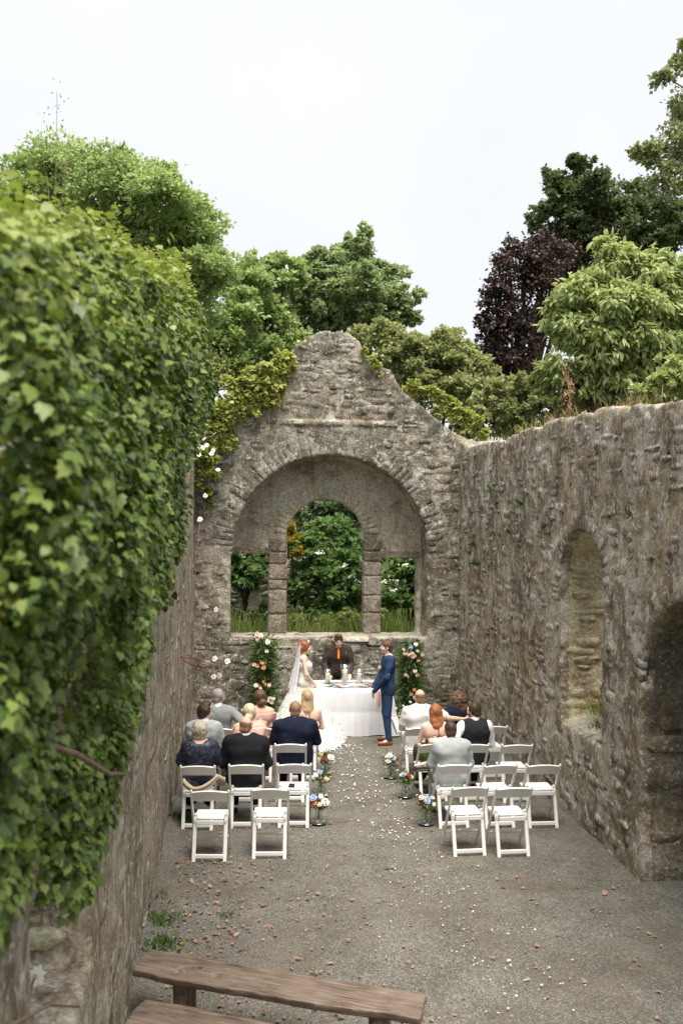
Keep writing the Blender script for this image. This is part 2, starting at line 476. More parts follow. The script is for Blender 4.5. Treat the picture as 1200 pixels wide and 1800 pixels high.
def wood_mat():
    m, n, l, b = nodes_of('dark_weathered_oak')
    pos = n.new('ShaderNodeTexCoord').outputs['Object']
    g = _noise(n, l, _map(n, l, pos, (1.2, 16, 16)), 3, 8, .65, .8)
    c = _ramp(n, l, g, [(.36, (.045, .029, .02)), (.5, (.12, .082, .058)), (.64, (.23, .175, .135))])
    c = _mixc(n, l, _math(n, l, 'MULTIPLY', _ramp(n, l, _noise(n, l, pos, 2.2, 5, .6), [(.4, (0, 0, 0)), (.65, (1, 1, 1))]), .55), c, (.25, .195, .155))
    c = _mixc(n, l, _math(n, l, 'MULTIPLY', _ramp(n, l, _noise(n, l, _map(n, l, pos, (.7, 3, 1)), 2.5, 4, .6), [(.55, (0, 0, 0)), (.7, (1, 1, 1))]), .5), c, (.17, .10, .07))
    l.new(c, b.inputs['Base Color'])
    b.inputs['Roughness'].default_value = .52
    b.inputs['Specular IOR Level'].default_value = .45
    _bump(n, l, b, g, .35, .01)
    return m
M['wood'] = wood_mat()
# leaves
G = lambda *s: [(i / (len(s) - 1), c) for i, c in enumerate(s)]
M['ivy'] = leaf_mat('ivy_leaf', G((0.0297, 0.0598, 0.0115), (0.0567, 0.101, 0.0172), (0.105, 0.163, 0.0253), (0.182, 0.247, 0.046), (0.324, 0.364, 0.127)), .22, .42, .42)
M['ivy_new'] = leaf_mat('young_ivy_leaf', G((0.145, 0.2, 0.0384), (0.216, 0.281, 0.0544), (0.307, 0.363, 0.0809), (0.388, 0.416, 0.12)), .35, .45, .4)
M['creeper'] = leaf_mat('yellow_green_creeper_leaf', G((0.176, 0.209, 0.0385), (0.275, 0.319, 0.066), (0.396, 0.429, 0.11), (0.495, 0.506, 0.176), (0.44, 0.396, 0.132)), .4, .5)
M['creeper_dk'] = leaf_mat('mid_green_creeper_leaf', G((0.1, 0.14, 0.02), (0.17, 0.21, 0.035), (0.26, 0.29, 0.06), (0.34, 0.35, 0.1)), .35, .5)
M['ash'] = leaf_mat('ash_leaf', G((0.15, 0.225, 0.0877), (0.277, 0.378, 0.143), (0.407, 0.519, 0.217), (0.57, 0.62, 0.332)), .5, .55)
M['blue_green'] = leaf_mat('grey_green_leaf', G((0.155, 0.23, 0.116), (0.273, 0.353, 0.183), (0.392, 0.48, 0.255), (0.54, 0.62, 0.36)), .5, .55)
M['round_tree'] = leaf_mat('olive_leaf', G((0.172, 0.209, 0.0909), (0.278, 0.316, 0.14), (0.4, 0.425, 0.2), (0.539, 0.552, 0.302)), .5, .55)
M['beech'] = leaf_mat('copper_beech_leaf', G((0.024, 0.014, 0.012), (0.046, 0.027, 0.022), (0.075, 0.046, 0.036), (0.12, 0.078, 0.06)), .15, .45)
M['oak'] = leaf_mat('oak_leaf', G((.062, .094, .044), (.10, .14, .062), (.15, .19, .085), (.24, .27, .13)), .4, .5)
M['oak_pale'] = leaf_mat('pale_oak_leaf', G((0.159, 0.195, 0.0866), (0.237, 0.273, 0.128), (0.336, 0.363, 0.182), (0.448, 0.457, 0.267)), .35, .5)  # pale green leaf colour of the oak at the right edge
M['chestnut'] = leaf_mat('sweet_chestnut_leaf', G((0.216, 0.285, 0.113), (0.339, 0.413, 0.17), (0.473, 0.53, 0.239), (0.6, 0.62, 0.365)), .5, .45, .4)
M['elder'] = leaf_mat('elder_leaf', G((0.0686, 0.131, 0.0426), (0.126, 0.217, 0.0711), (0.191, 0.304, 0.106), (0.288, 0.39, 0.164)), .5, .5)
M['deep_green'] = leaf_mat('deep_green_leaf', G((0.0363, 0.0635, 0.0255), (0.0592, 0.0954, 0.0357), (0.0824, 0.128, 0.0498), (0.127, 0.172, 0.0725)), .25, .5)  # deep green leaf colour of the laurel and bramble
M['yellow'] = leaf_mat('golden_leaf', G((.25, .20, .03), (.36, .29, .05), (.46, .38, .08)), .35, .5)
M['grass'] = leaf_mat('grass_blade', G((0.14, 0.2, 0.05), (0.23, 0.3, 0.08), (0.33, 0.39, 0.12), (0.44, 0.46, 0.2)), .45, .5)
M['fern'] = leaf_mat('fern_frond', G((0.06, 0.11, 0.028), (0.1, 0.17, 0.04), (0.16, 0.23, 0.06)), .3, .5)
M['foliage'] = leaf_mat('florist_foliage', G((0.039, 0.078, 0.026), (0.078, 0.137, 0.039), (0.13, 0.208, 0.065), (0.234, 0.312, 0.117)), .3, .45)
M['litter'] = leaf_mat('fallen_leaf', G((.15, .08, .045), (.26, .15, .09), (.37, .225, .145), (.44, .30, .21)), .15, .7)
M['dry_weed'] = leaf_mat('dry_weed', G((.16, .10, .05), (.24, .16, .08), (.30, .23, .11), (.26, .30, .10)), .3, .6)
M['petal'] = plain('white_petal', (.70, .655, .61), .7, .2)
M['fl_white'] = plain('white_flower', (.85, .82, .74), .7, .2)
M['fl_blush'] = plain('blush_flower', (.82, .60, .48), .7, .2, 30, .08)
M['fl_peach'] = plain('peach_flower', (.78, .36, .17), .7, .2, 30, .1)
M['fl_blue'] = plain('pale_blue_flower', (.36, .47, .66), .7, .2, 30, .15)
M['fl_red'] = plain('red_flower', (.42, .035, .04), .7, .2, 30, .2)
M['fl_yellow'] = plain('yellow_flower_centre', (.62, .52, .18), .7, .2)

# ================================================================== THE SETTING: ground
def ground_patch():
    xs = np.unique(np.concatenate([np.linspace(-400, -30, 12), np.linspace(-30, -2.2, 22), [-1.5, -1.25], [0, 1.5, 3, 4.3], [5.42, 5.62], np.linspace(6.2, 40, 26), np.linspace(60, 400, 10)]))
    ys = np.unique(np.concatenate([np.linspace(-300, -20, 8), np.linspace(-18, 20.2, 18), [20.75], np.linspace(21.2, 60, 48), np.linspace(80, 900, 14)]))
    X, Y = np.meshgrid(xs, ys, indexing='ij')
    out = np.maximum(np.maximum(np.clip((-X - 1.25) / .25, 0, 1), np.clip((X - 5.42) / .2, 0, 1)), np.clip((Y - 20.2) / .55, 0, 1))
    Z = -.06 + out * (1.02 + .06 * fbm(X * .5, Y * .5, X * 0, 3) + np.clip((Y - 24) * .03, 0, 3) + np.where(X > 6, np.clip((X - 6) * .05, 0, 1.0), 0))
    V = np.stack([X, Y, Z], -1).reshape(-1, 3)
    i, j = np.meshgrid(np.arange(len(xs) - 1), np.arange(len(ys) - 1), indexing='ij')
    k = (i * len(ys) + j).ravel()
    return V, np.stack([k, k + len(ys), k + len(ys) + 1, k + 1], 1)
tag(obj('ground', *ground_patch(), M['earth']), kind='structure')
def gravel_sheet():
    xs, ys = np.arange(-1.2, 5.45, .085), np.arange(-4, 20.3, .085)
    X, Y = np.meshgrid(xs, ys, indexing='ij')
    Z = .012 * fbm(X * 1.2, Y * 1.2, X * 0, 3) + .008 * fbm(X * 7, Y * 7, X * 0, 2)
    Z += .06 * np.clip(1 - (X + .78) / .45, 0, 1) ** 2 * (1 + fbm(X * 3, Y * 3, X * 0)) + .05 * np.clip(1 - (4.4 - X) / .4, 0, 1) ** 2
    i, j = np.meshgrid(np.arange(len(xs) - 1), np.arange(len(ys) - 1), indexing='ij')
    k = (i * len(ys) + j).ravel()
    return np.stack([X, Y, Z], -1).reshape(-1, 3), np.stack([k, k + len(ys), k + len(ys) + 1, k + 1], 1)
tag(obj('gravel_floor', *gravel_sheet(), M['gravel']), kind='structure')

# ================================================================== THE RUIN: rubble walls
def stone_geo(poly, proud, rng):
    n = len(poly); c = poly.mean(0)
    tl = rng.uniform(-.3, .3, 2)
    def ring(s, w, j):
        p = c + (poly - c) * s + rng.normal(0, j, poly.shape)
        rel = (poly - c) / (np.abs(poly - c).max(0) + 1e-6)
        return np.column_stack([p, w + proud * (rel @ tl) * (1 if w > 0 else 0)])
    V = np.concatenate([ring(1, -.06, 0), ring(.985, proud * .6 - .004, .003), ring(.88, proud, .006), [[*c, proud * 1.02]]])
    k = np.arange(n); k1 = (k + 1) % n
    Q = np.concatenate([np.stack([k, k1, n + k1, n + k], 1), np.stack([n + k, n + k1, 2 * n + k1, 2 * n + k], 1)])
    T = np.stack([2 * n + k, 2 * n + k1, np.full(n, 3 * n)], 1)
    return V, Q, T

def rect_poly(s0, s1, z0, z1, rng, gap):
    """irregular 8-gon filling a course cell"""
    w, h = s1 - s0, z1 - z0
    g = gap * .5
    cx, cz = min(w * .28, .07) * rng.uniform(.4, 1.4, 4), min(h * .35, .05) * rng.uniform(.4, 1.4, 4)
    x0, x1, y0, y1 = s0 + g, s1 - g, z0 + g, z1 - g
    p = np.array([[x0 + cx[0], y0], [x1 - cx[1], y0], [x1, y0 + cz[1]], [x1, y1 - cz[2]], [x1 - cx[2], y1], [x0 + cx[3], y1], [x0, y1 - cz[3]], [x0, y0 + cz[0]]])
    return p + rng.normal(0, min(w, h) * .075, p.shape)

def rubble_cells(W, H, rng, h=(.09, .2), l=(.14, .48)):
    z, out = -.02, []
    ph = rng.uniform(0, 6, 40)
    i = 0
    while z < H:
        hh = rng.uniform(*h); s = -rng.uniform(0, .3); i += 1
        wob = lambda s, q: .045 * math.sin(s * 1.3 + ph[q % 40]) + .03 * math.sin(s * 3.7 + ph[(q + 9) % 40])
        while s < W:
            ll = rng.uniform(*l) * (.75 + hh * 2)
            w0, w1 = wob(s + ll / 2, 0), wob(s + ll / 2, 0)
            if hh > .15 and rng.random() < .3:
                m = z + hh * rng.uniform(.4, .6)
                out += [(s, s + ll, z + w0, m + w0), (s, s + ll, m + w0, z + hh + w1)]
            else: out.append((s, s + ll, z + w0, z + hh + w1))
            s += ll
        z += hh
    return out

def place_stones(root, items, mat, rng, name='stone', cap=300):
    """items: (poly, proud, O, U, V, N) in the wall's local frame; the largest become single parts, the rest one part of stuff"""
    items.sort(key=lambda t: -np.ptp(t[0][:, 0]) * np.ptp(t[0][:, 1]) * t[6])
    rest = MB()
    for i, (poly, pr, O, U, Vv, N, _) in enumerate(items):
        V, Q, T = stone_geo(poly, pr, rng)
        c = np.array([*poly.mean(0), 0]); V = V - c
        B = np.stack([U, Vv, N])
        L = V @ B; O2 = np.array(O) + c @ B
        if i < cap:
            o = obj(name, L, [Q, T], mat, root); o.location = O2
        else: rest.add(L + O2, Q, T)
    if rest.n:
        tag(rest.build(name + '_rubble', mat, root, True), kind='stuff')

def front_disp(s, z, seed):
    return .05 * fbm(s * .55 + seed, z * .55, s * 0 + seed, 2) + (.012 if seed == 3.3 else .016) * fbm(s * 2.1, z * 2.1, s * 0 + 2 * seed, 2)

def wall_solid(W, H, T, h, ztop, seed, carve, rough=.016, front=None):
    """solid wall: local x along, y into the wall (front near y = 0), z up"""
    g = SDF((0, -.15, -.1), (W, T, H), h)
    X, Y, Z = np.meshgrid(*g.ax, indexing='ij', sparse=True)
    X2, Z2 = np.meshgrid(g.ax[0], g.ax[2], indexing='ij')
    fd = front_disp(X2, Z2, seed)[:, None, :]
    if front is not None: fd = fd + front(X2, Z2)[:, None, :]
    top = ztop(g.ax[0])[:, None, None]
    F = np.maximum(np.maximum(fd - Y, Y - T), np.maximum(Z - top + .05 * fbm(X * 5, Y * 5, Z * 0, 2), np.maximum(-X, X - W)))
    F = carve(F, X, Y, Z)
    g.F = np.maximum(F, -.2 - Z).astype(np.float32)
    g.noise(rough, (9, 9, 9), seed, 3)
    return g.net()

def arch_d(X, Z, xc, a, zs, b, z0):
    """distance-like field, negative inside an opening with straight jambs from z0 and an arch of half width a, rise b above zs"""
    q = np.sqrt(((X - xc) / a) ** 2 + ((Z - zs) / b) ** 2)
    return np.where(Z >= zs, (q - 1) * min(a, b), np.maximum(np.abs(X - xc) - a, z0 - Z))

def voussoirs(xc, zs, a, b, th, n, rng, a0=0., a1=math.pi, jit=.2):
    out = []
    e = np.linspace(a0, a1, n + 1) + np.concatenate([[0], rng.uniform(-jit, jit, n - 1) * (a1 - a0) / n, [0]])
    for t0, t1 in zip(e[:-1], e[1:]):
        d = (t1 - t0) * .06; t0, t1 = t0 + d, t1 - d
        t = th * rng.uniform(.75, 1.2)
        P = [(xc + (a + r) * math.cos(x), zs + (b + r) * math.sin(x)) for r, x in ((.015, t0), (.015, (t0 + t1) / 2), (.015, t1), (t * .5, t1), (t, t1), (t, (t0 + t1) / 2), (t, t0), (t * .5, t0))]
        out.append(np.array(P[::-1]) if False else np.array(P))
    return out
def ccw(p):
    a = np.sum(p[:, 0] * np.roll(p[:, 1], -1) - np.roll(p[:, 0], -1) * p[:, 1])
    return p if a > 0 else p[::-1]

def front_item(poly, proud, seed, front=None, w=1.):
    c = poly.mean(0)
    y = float(front_disp(np.array(c[0]), np.array(c[1]), seed)) + (float(front(np.array(c[0]), np.array(c[1]))) if front is not None else 0)
    return (ccw(poly), proud, (0, y, 0), (1, 0, 0), (0, 0, 1), (0, -1, 0), w)

# ---------------------------------------------------------------- gable wall with the three-light window
rng = np.random.default_rng(11)
BX = -1.7                                   # world X of the gable wall's local origin
gable = empty('gable_wall', (BX, 19.7, 0), 0, 'ruined rubble stone gable end with one tall arched opening between two square ones', 'wall')
_tx = np.array([-1.6, -.69, -.4, .28, .86, .93, .99, 1.17, 1.45, 1.75, 2.02, 2.25, 2.44, 2.58, 2.7, 3.06, 3.14, 3.2, 3.41, 3.70, 4.0, 4.4, 5.0, 5.6]) - BX
_tz = np.array([5.0, 5.2, 5.5, 6.05, 6.3, 6.75, 7.05, 7.33, 7.5, 7.6, 7.64, 7.58, 7.44, 7.2, 7.02, 6.84, 6.76, 6.6, 6.42, 6.18, 5.93, 5.65, 5.42, 5.3])
gable_top = lambda s: np.interp(s, _tx, _tz) + .05 * fbm(np.asarray(s) * 3.1, np.asarray(s) * 0., np.asarray(s) * 0 + 3, 3)
XE, RE = 1.92 - BX, 1.95                    # embrasure
XW, RW = 1.883 - BX, .813                   # middle light
gable_front = lambda s, z: np.where((z > 5.84) & (s > .96 - BX) & (s < 3.13 - BX), .065, 0.) - np.where((z > 5.72) & (z < 5.84) & (s > .7 - BX) & (s < 3.2 - BX), .02, 0.)
_d = []
def carve_gable(F, X, Y, Z):
    emb = np.maximum(arch_d(X, Z, XE, RE, 3.2, RE, 1.5), Y - .82)
    F = np.maximum(F, -emb)
    mid = arch_d(X, Z, XW, RW, 3.47, RW, 1.5)
    lf = np.maximum(np.maximum(-.06 - BX - X, X - (.735 - BX)), np.maximum(1.5 - Z, Z - 3.15))
    rt = np.maximum(np.maximum(3.03 - BX - X, X - (3.81 - BX)), np.maximum(1.5 - Z, Z - 3.085))
    return np.maximum(F, -np.minimum(mid, np.minimum(lf, rt)))
def gable_mats(V):
    x, y, z = V[:, 0], V[:, 1], V[:, 2]
    return ((y > .7) & (z > 1.45) & (np.abs(x - XE) < RE + .05)).astype(int)
V, Q = wall_solid(7.3, 7.75, 1.12, .037, gable_top, 3.3, carve_gable, .016, gable_front)
obj('mortar_core', V, Q, [M['mortar_back'], M['plaster']], gable, True, gable_mats(V[Q].mean(1)))
items = []
def gable_ok(p):
    x, z = p[:, 0], p[:, 1]
    if np.any(z > gable_top(x) - .04) or np.any(z < 0) or np.any(x < .72) or np.any(x > 7.0): return False
    q = np.where(z > 3.2, np.hypot(x - XE, z - 3.2), np.where(z > 1.5, np.abs(x - XE), 9))
    lim = np.where(z > 3.2, RE + .40, RE + .03)
    if np.any(q < lim): return False
    return not (5.7 < z.mean() < 5.87 and .9 < x.mean() + BX < 3.2)
for c in rubble_cells(7.3, 7.7, rng, (.09, .21), (.16, .5)):
    p = rect_poly(*c, rng, .022)
    if gable_ok(p) and rng.random() < .8: items.append(front_item(p, rng.uniform(-.006, .010), 3.3, gable_front, 1. if p[:, 0].mean() + BX < 4.6 else .2))
ring = [front_item(p, rng.uniform(-.002, .009), 3.3, None, 3) for p in voussoirs(XE, 3.2, RE, RE, .38, 54, rng)]
x = .9 - BX
while x < 3.15 - BX:                        # string course under the gable panel
    w = rng.uniform(.2, .5); items.append(front_item(rect_poly(x, x + w, 5.72, 5.83, rng, .012), .022, 3.3, None, 3)); x += w
place_stones(gable, items, M['stone_back'], rng)
place_stones(gable, ring, M['voussoir'], rng, 'voussoir')
for x0, x1, hs in ((.735, 1.07, [.42, .5, .2, .33, .24, .28]), (2.70, 3.03, [.45, .36, .4, .3, .22, .24])):   # the two window piers
    z = 1.49
    for i, hh in enumerate(hs):
        hx, hy, hz = (x1 - x0) / 2 + .02, .187, hh / 2 - .006
        g = SDF((-hx, -hy, -hz), (hx, hy, hz), .026); X, Y, Z = np.meshgrid(*g.ax, indexing='ij', sparse=True)
        q = [np.maximum(np.abs(a) - b + .02, 0) for a, b in ((X, hx), (Y, hy), (Z, hz))]
        g.F = (np.sqrt(q[0] ** 2 + q[1] ** 2 + q[2] ** 2) - .02 + 0 * X).astype(np.float32); g.F[g.F < -.019] = -.05; g.noise(.010, (7, 7, 7), 3 * i + x0, 3)
        o = obj('pier_block', *g.net(), M['red_block'] if (x0 < 1 and i == 3) else M['block'], gable)
        o.location = ((x0 + x1) / 2 - BX, .965, z + hh / 2); z += hh
for x0, x1, z, nm in ((-.07, .75, 3.155, 'lintel'), (3.01, 3.83, 3.09, 'lintel')):
    mb = MB(); mb.box((0, 0, 0), (x1 - x0, .375, .14), bev=.02)
    o = mb.build(nm, M['block'], gable); o.location = ((x0 + x1) / 2 - BX, .965, z + .06)
x = -.02
while x < 3.86:                             # worn slabs on the ledge
    w = min(rng.uniform(.45, .9), 3.87 - x)
    p = rect_poly(x - BX, x + w - BX, .015, .78, rng, .02)
    V, Q, T = stone_geo(p, .012, rng); c = np.array([*p.mean(0), 0])
    o = obj('ledge_slab', V - c, [Q, T], M['sill'], gable); o.location = (c[0], c[1], 1.497 + rng.uniform(0, .012)); x += w
# ring of rough voussoirs showing through the render over the middle light
items = []
for p in voussoirs(XW, 3.47, RW, RW, .3, 25, rng, .1, math.pi - .1):
    items.append((ccw(p), rng.uniform(.004, .012), (0, .815, 0), (1, 0, 0), (0, 0, 1), (0, -1, 0), 1))
place_stones(gable, items, M['plaster'], rng, 'arch_stone')

# ---------------------------------------------------------------- right-hand wall: arched window and doorway
rng = np.random.default_rng(23)
right_wall = empty('right_side_wall', (4.50, 19.7, 0), R_(-91.18), 'long brown rubble wall with an arched window niche and dark arched doorway', 'wall')
_rx = np.array([0, 1.2, 2.4, 3.6, 5.0, 6.2, 7.4, 8.6, 9.6, 10.6, 14, 24])
_rz = np.array([5.42, 5.33, 5.26, 5.2, 5.22, 5.26, 5.22, 5.14, 5.08, 5.04, 5.0, 5.0])
right_top = lambda s: np.interp(s, _rx, _rz) + .09 * fbm(np.asarray(s) * 2.3, np.asarray(s) * 0., np.asarray(s) * 0 + 9, 3)
XN, AN, SN, BN = 7.52, .80, 3.08, .66
XD, AD, SD, BD = 10.74, 1.20, 2.15, .97
RT = .82
def carve_right(F, X, Y, Z):
    win = np.maximum(arch_d(X, Z, XN, AN, SN, BN, 1.17 + .12 * np.clip(Y, 0, 1)), -9 + 0 * Y)
    door = arch_d(X, Z, XD, AD, SD, BD, -1.) + .03 * np.sin(Z * 7)
    chip = np.sqrt((X - 9.5) ** 2 + (Y + .02) ** 2 + (Z - 2.28) ** 2) - .14
    return np.maximum(np.maximum(np.maximum(F, -win), -door), -chip)
V, Q = wall_solid(14.5, 5.7, RT, .042, right_top, 8.1, carve_right, .015)
ctr = V[Q].mean(1)
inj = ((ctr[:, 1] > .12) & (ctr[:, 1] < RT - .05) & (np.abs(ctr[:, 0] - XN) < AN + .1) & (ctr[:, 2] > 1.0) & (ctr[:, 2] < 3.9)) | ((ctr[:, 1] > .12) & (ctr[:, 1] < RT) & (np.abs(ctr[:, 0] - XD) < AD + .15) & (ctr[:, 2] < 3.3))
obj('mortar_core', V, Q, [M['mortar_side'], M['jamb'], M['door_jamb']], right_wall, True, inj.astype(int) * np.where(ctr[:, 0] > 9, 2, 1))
def right_ok(p):
    x, z = p[:, 0], p[:, 1]
    if np.any(z > right_top(x) - .03) or np.any(z < -.02) or np.any(x < .02): return False
    w = arch_d(x, z, XN, AN, SN, BN, 1.16); d = arch_d(x, z, XD, AD, SD, BD, -1.)
    hn = np.where(z > SN, .24, .03); hd = np.where(z > SD, .34, .05)
    return not (np.any(w < hn) or np.any(d < hd))
items = []
for c in rubble_cells(13, 5.5, rng, (.08, .2), (.13, .42)):
    p = rect_poly(*c, rng, .02)
    if right_ok(p) and rng.random() < .72:
        s = p[:, 0].mean()
        items.append(front_item(p, rng.uniform(-.012, .012), 8.1, None, 0 if s > 11.2 else 1 / (19.7 - s) ** 2))
for p in voussoirs(XN, SN, AN, BN, .22, 20, rng): items.append(front_item(p, rng.uniform(.0, .02), 8.1, None, .1))
for p in voussoirs(XD, SD, AD, BD, .24, 27, rng): items.append(front_item(p, rng.uniform(-.01, .012), 8.1, None, .1))
place_stones(right_wall, items, M['stone_side'], rng)
items = []
for c in rubble_cells(RT - .06, 2.2, rng, (.07, .15), (.2, .55)):       # far jamb of the window, laid in courses
    p = rect_poly(*c, rng, .016)
    if p[:, 0].min() > .04 and p[:, 0].max() < RT - .03 and p[:, 1].max() < 2.1:
        items.append((ccw(p)[::1], rng.uniform(.006, .03), (XN - AN, 0, 1.2), (0, 1, 0), (0, 0, 1), (1, 0, 0), 1))
for c in rubble_cells(RT - .06, 2.25, rng, (.1, .24), (.22, .6)):       # far jamb of the doorway
    p = rect_poly(*c, rng, .022)
    if p[:, 0].min() > .06 and p[:, 0].max() < RT - .03 and p[:, 1].max() < 2.15:
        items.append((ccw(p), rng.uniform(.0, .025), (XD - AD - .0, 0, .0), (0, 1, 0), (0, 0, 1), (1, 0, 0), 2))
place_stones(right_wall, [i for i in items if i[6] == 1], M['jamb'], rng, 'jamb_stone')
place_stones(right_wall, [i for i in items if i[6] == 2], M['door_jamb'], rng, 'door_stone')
for s0, s1 in ((6.76, 7.3), (7.3, 7.75), (7.75, 8.28)):
    p = rect_poly(s0, s1, .03, 1.0, rng, .02)
    V, Q, T = stone_geo(p, .015, rng); c = np.array([*p.mean(0), 0])
    o = obj('sill_slab', V - c, [Q, T], M['sill'], right_wall); o.location = (c[0], c[1], 1.235); o.rotation_euler = (.12, 0, 0)
# passage added behind the doorway, out of view, to keep daylight out
pas = empty('passage', (5.36, 8.95, 0), 0, 'dark stone passage added unseen behind the arched doorway to block daylight', 'passage')
mb = MB(); mb.box((1.6, 0, 1.6), (.3, 5.2, 3.4)); mb.build('end_wall', M['jamb'], pas)
for y in (2.45, -2.45):
    mb = MB(); mb.box((.72, y, 1.6), (1.45, .3, 3.4)); mb.build('side_wall', M['jamb'], pas)
mb = MB(); mb.box((.85, 0, 3.42), (1.85, 5.3, .25)); mb.build('roof', M['jamb'], pas)
mb = MB(); mb.box((.55, 0, -.03), (1.7, 4.6, .06)); mb.build('floor_slab', M['gravel'], pas)

# ---------------------------------------------------------------- left-hand wall under the ivy
rng = np.random.default_rng(31)
left_wall = empty('left_side_wall', (-.765, 0, 0), R_(90), 'pale rendered rubble wall half hidden under thick ivy', 'wall')
left_top = lambda s: np.interp(s, [0, 4.5, 6.5], [3.85, 4.0, 4.95]) + .1 * fbm(np.asarray(s) * 2., np.asarray(s) * 0., np.asarray(s) * 0 + 4, 3) + np.interp(s, [0, 14, 17, 19.8], [0, 0, .25, .3])
LT = .92
def carve_left(F, X, Y, Z):
    op = np.maximum(np.maximum(4.0 - X, X - 5.86), np.maximum(1.18 + .05 * np.sin(X * 5) - .02 * Y - Z + .14 * (X - 5.), Z - 3.4))
    return np.maximum(F, -op)
V, Q = wall_solid(19.72, 5.4, LT, .056, left_top, 14.2, carve_left, .012)
obj('mortar_core', V, Q, M['stone_left'], left_wall)
items = []
for c in rubble_cells(19.6, 5.3, rng, (.09, .22), (.16, .5)):
    p = rect_poly(*c, rng, .03); x, z = p[:, 0], p[:, 1]
    if np.any(z > np.minimum(4.9, left_top(x) - .06)) or z.min() < 0 or x.min() < .2: continue
    if x.max() > 3.93 and x.min() < 5.93 and z.max() > 1.1 and z.min() < 3.5: continue
    if rng.random() < .34: items.append(front_item(p, rng.uniform(-.012, .008), 14.2, None, (1 / max(3, x.mean()) ** 2) * (0 if (z.mean() > 2.6 and x.mean() < 9) else 1)))
place_stones(left_wall, items, M['stone_left'], rng)
for s0, s1, y0, y1, dz in ((4.06, 4.7, .03, .5, 0), (4.7, 5.3, .02, .48, .05), (5.3, 5.84, .02, .45, .1), (4.1, 4.9, .5, .9, .02), (4.9, 5.8, .47, .9, .09)):
    p = rect_poly(s0, s1, y0, y1, rng, .03)
    V, Q, T = stone_geo(p, .03, rng); c = np.array([*p.mean(0), 0])
    o = obj('sill_stone', V - c, [Q, T], M['sill'], left_wall); o.location = (c[0], c[1], 1.13 + dz)
items = []
for c in rubble_cells(LT - .06, 2.1, rng, (.12, .28), (.25, .6)):
    p = rect_poly(*c, rng, .03)
    if p[:, 0].min() > .03 and p[:, 0].max() < LT - .03:
        items.append((ccw(p[:, ::1] * [1, 1]), rng.uniform(.01, .05), (5.86, LT, 1.3), (0, -1, 0), (0, 0, 1), (-1, 0, 0), 1))
place_stones(left_wall, items, M['jamb'], rng, 'jamb_stone')
# old garden wall seen through the left-hand light
rng = np.random.default_rng(41)
gw = empty('garden_wall', (-3.2, 26.2, .95), 0, 'mossy old garden wall seen through the left square window opening', 'wall')
V, Q = wall_solid(5.2, 2.3, .5, .05, lambda s: 1.95 + .06 * np.sin(np.asarray(s) * 3), 5.5, lambda F, X, Y, Z: F, .02)
obj('mortar_core', V, Q, M['mortar_back'], gw)
items = []
for c in rubble_cells(5.2, 1.85, rng, (.12, .24), (.2, .55)):
    p = rect_poly(*c, rng, .02)
    if p[:, 1].max() < 1.85 and rng.random() < .8: items.append(front_item(p, rng.uniform(.01, .04), 5.5))
place_stones(gw, items, M['stone_back'], rng)

# ================================================================== FOLIAGE
LEAF4 = (np.array([[0, 0, 0], [.42, .42, .10], [0, 1, -.08], [-.42, .42, .10]]), [[0, 1, 2, 3]], None)
_ivy = np.array([[0, 0, .0], [.28, -.13, -.06], [.52, .14, -.11], [.37, .32, -.01], [.40, .56, -.07], [.22, .62, .01], [0, 1.0, -.12], [-.22, .62, .01], [-.40, .56, -.07], [-.37, .32, -.01], [-.52, .14, -.11], [-.28, -.13, -.06]])
IVY = (_ivy, None, [[0, i, i + 1] for i in range(1, 11)])
IVY_S = (_ivy[[0, 2, 4, 6, 8, 10]], None, [[0, 1, 2], [0, 2, 3], [0, 3, 4], [0, 4, 5]])
LANCE = (np.array([[0, 0, 0], [.14, .35, .05], [.12, .7, .0], [0, 1, -.14], [-.12, .7, .0], [-.14, .35, .05]]), [[0, 1, 4, 5], [1, 2, 3, 4]], None)

def unit(v): return v / (np.linalg.norm(v, axis=-1, keepdims=True) + 1e-9)

def scatter(name, tmpl, P, D, N, S, mat, parent=None, W=1.0, kind='stuff'):
    """leaf-sized faces: template y axis along D, z axis along N, scaled by S"""
    tv, tq, tt = tmpl
    D = unit(D); N = unit(N - D * np.sum(N * D, 1)[:, None]); X = np.cross(D, N)
    S = np.broadcast_to(np.asarray(S, float), (len(P),))
    V = P[:, None] + S[:, None, None] * (tv[None, :, :1] * X[:, None] * W + tv[None, :, 1:2] * D[:, None] + tv[None, :, 2:3] * N[:, None])
    off = (np.arange(len(P)) * len(tv))[:, None, None]
    F = []
    if tq is not None: F.append((np.array(tq)[None] + off).reshape(-1, 4))
    if tt is not None: F.append((np.array(tt)[None] + off).reshape(-1, 3))
    o = obj(name, V.reshape(-1, 3), F, mat, parent)
    if kind: o['kind'] = kind
    return o

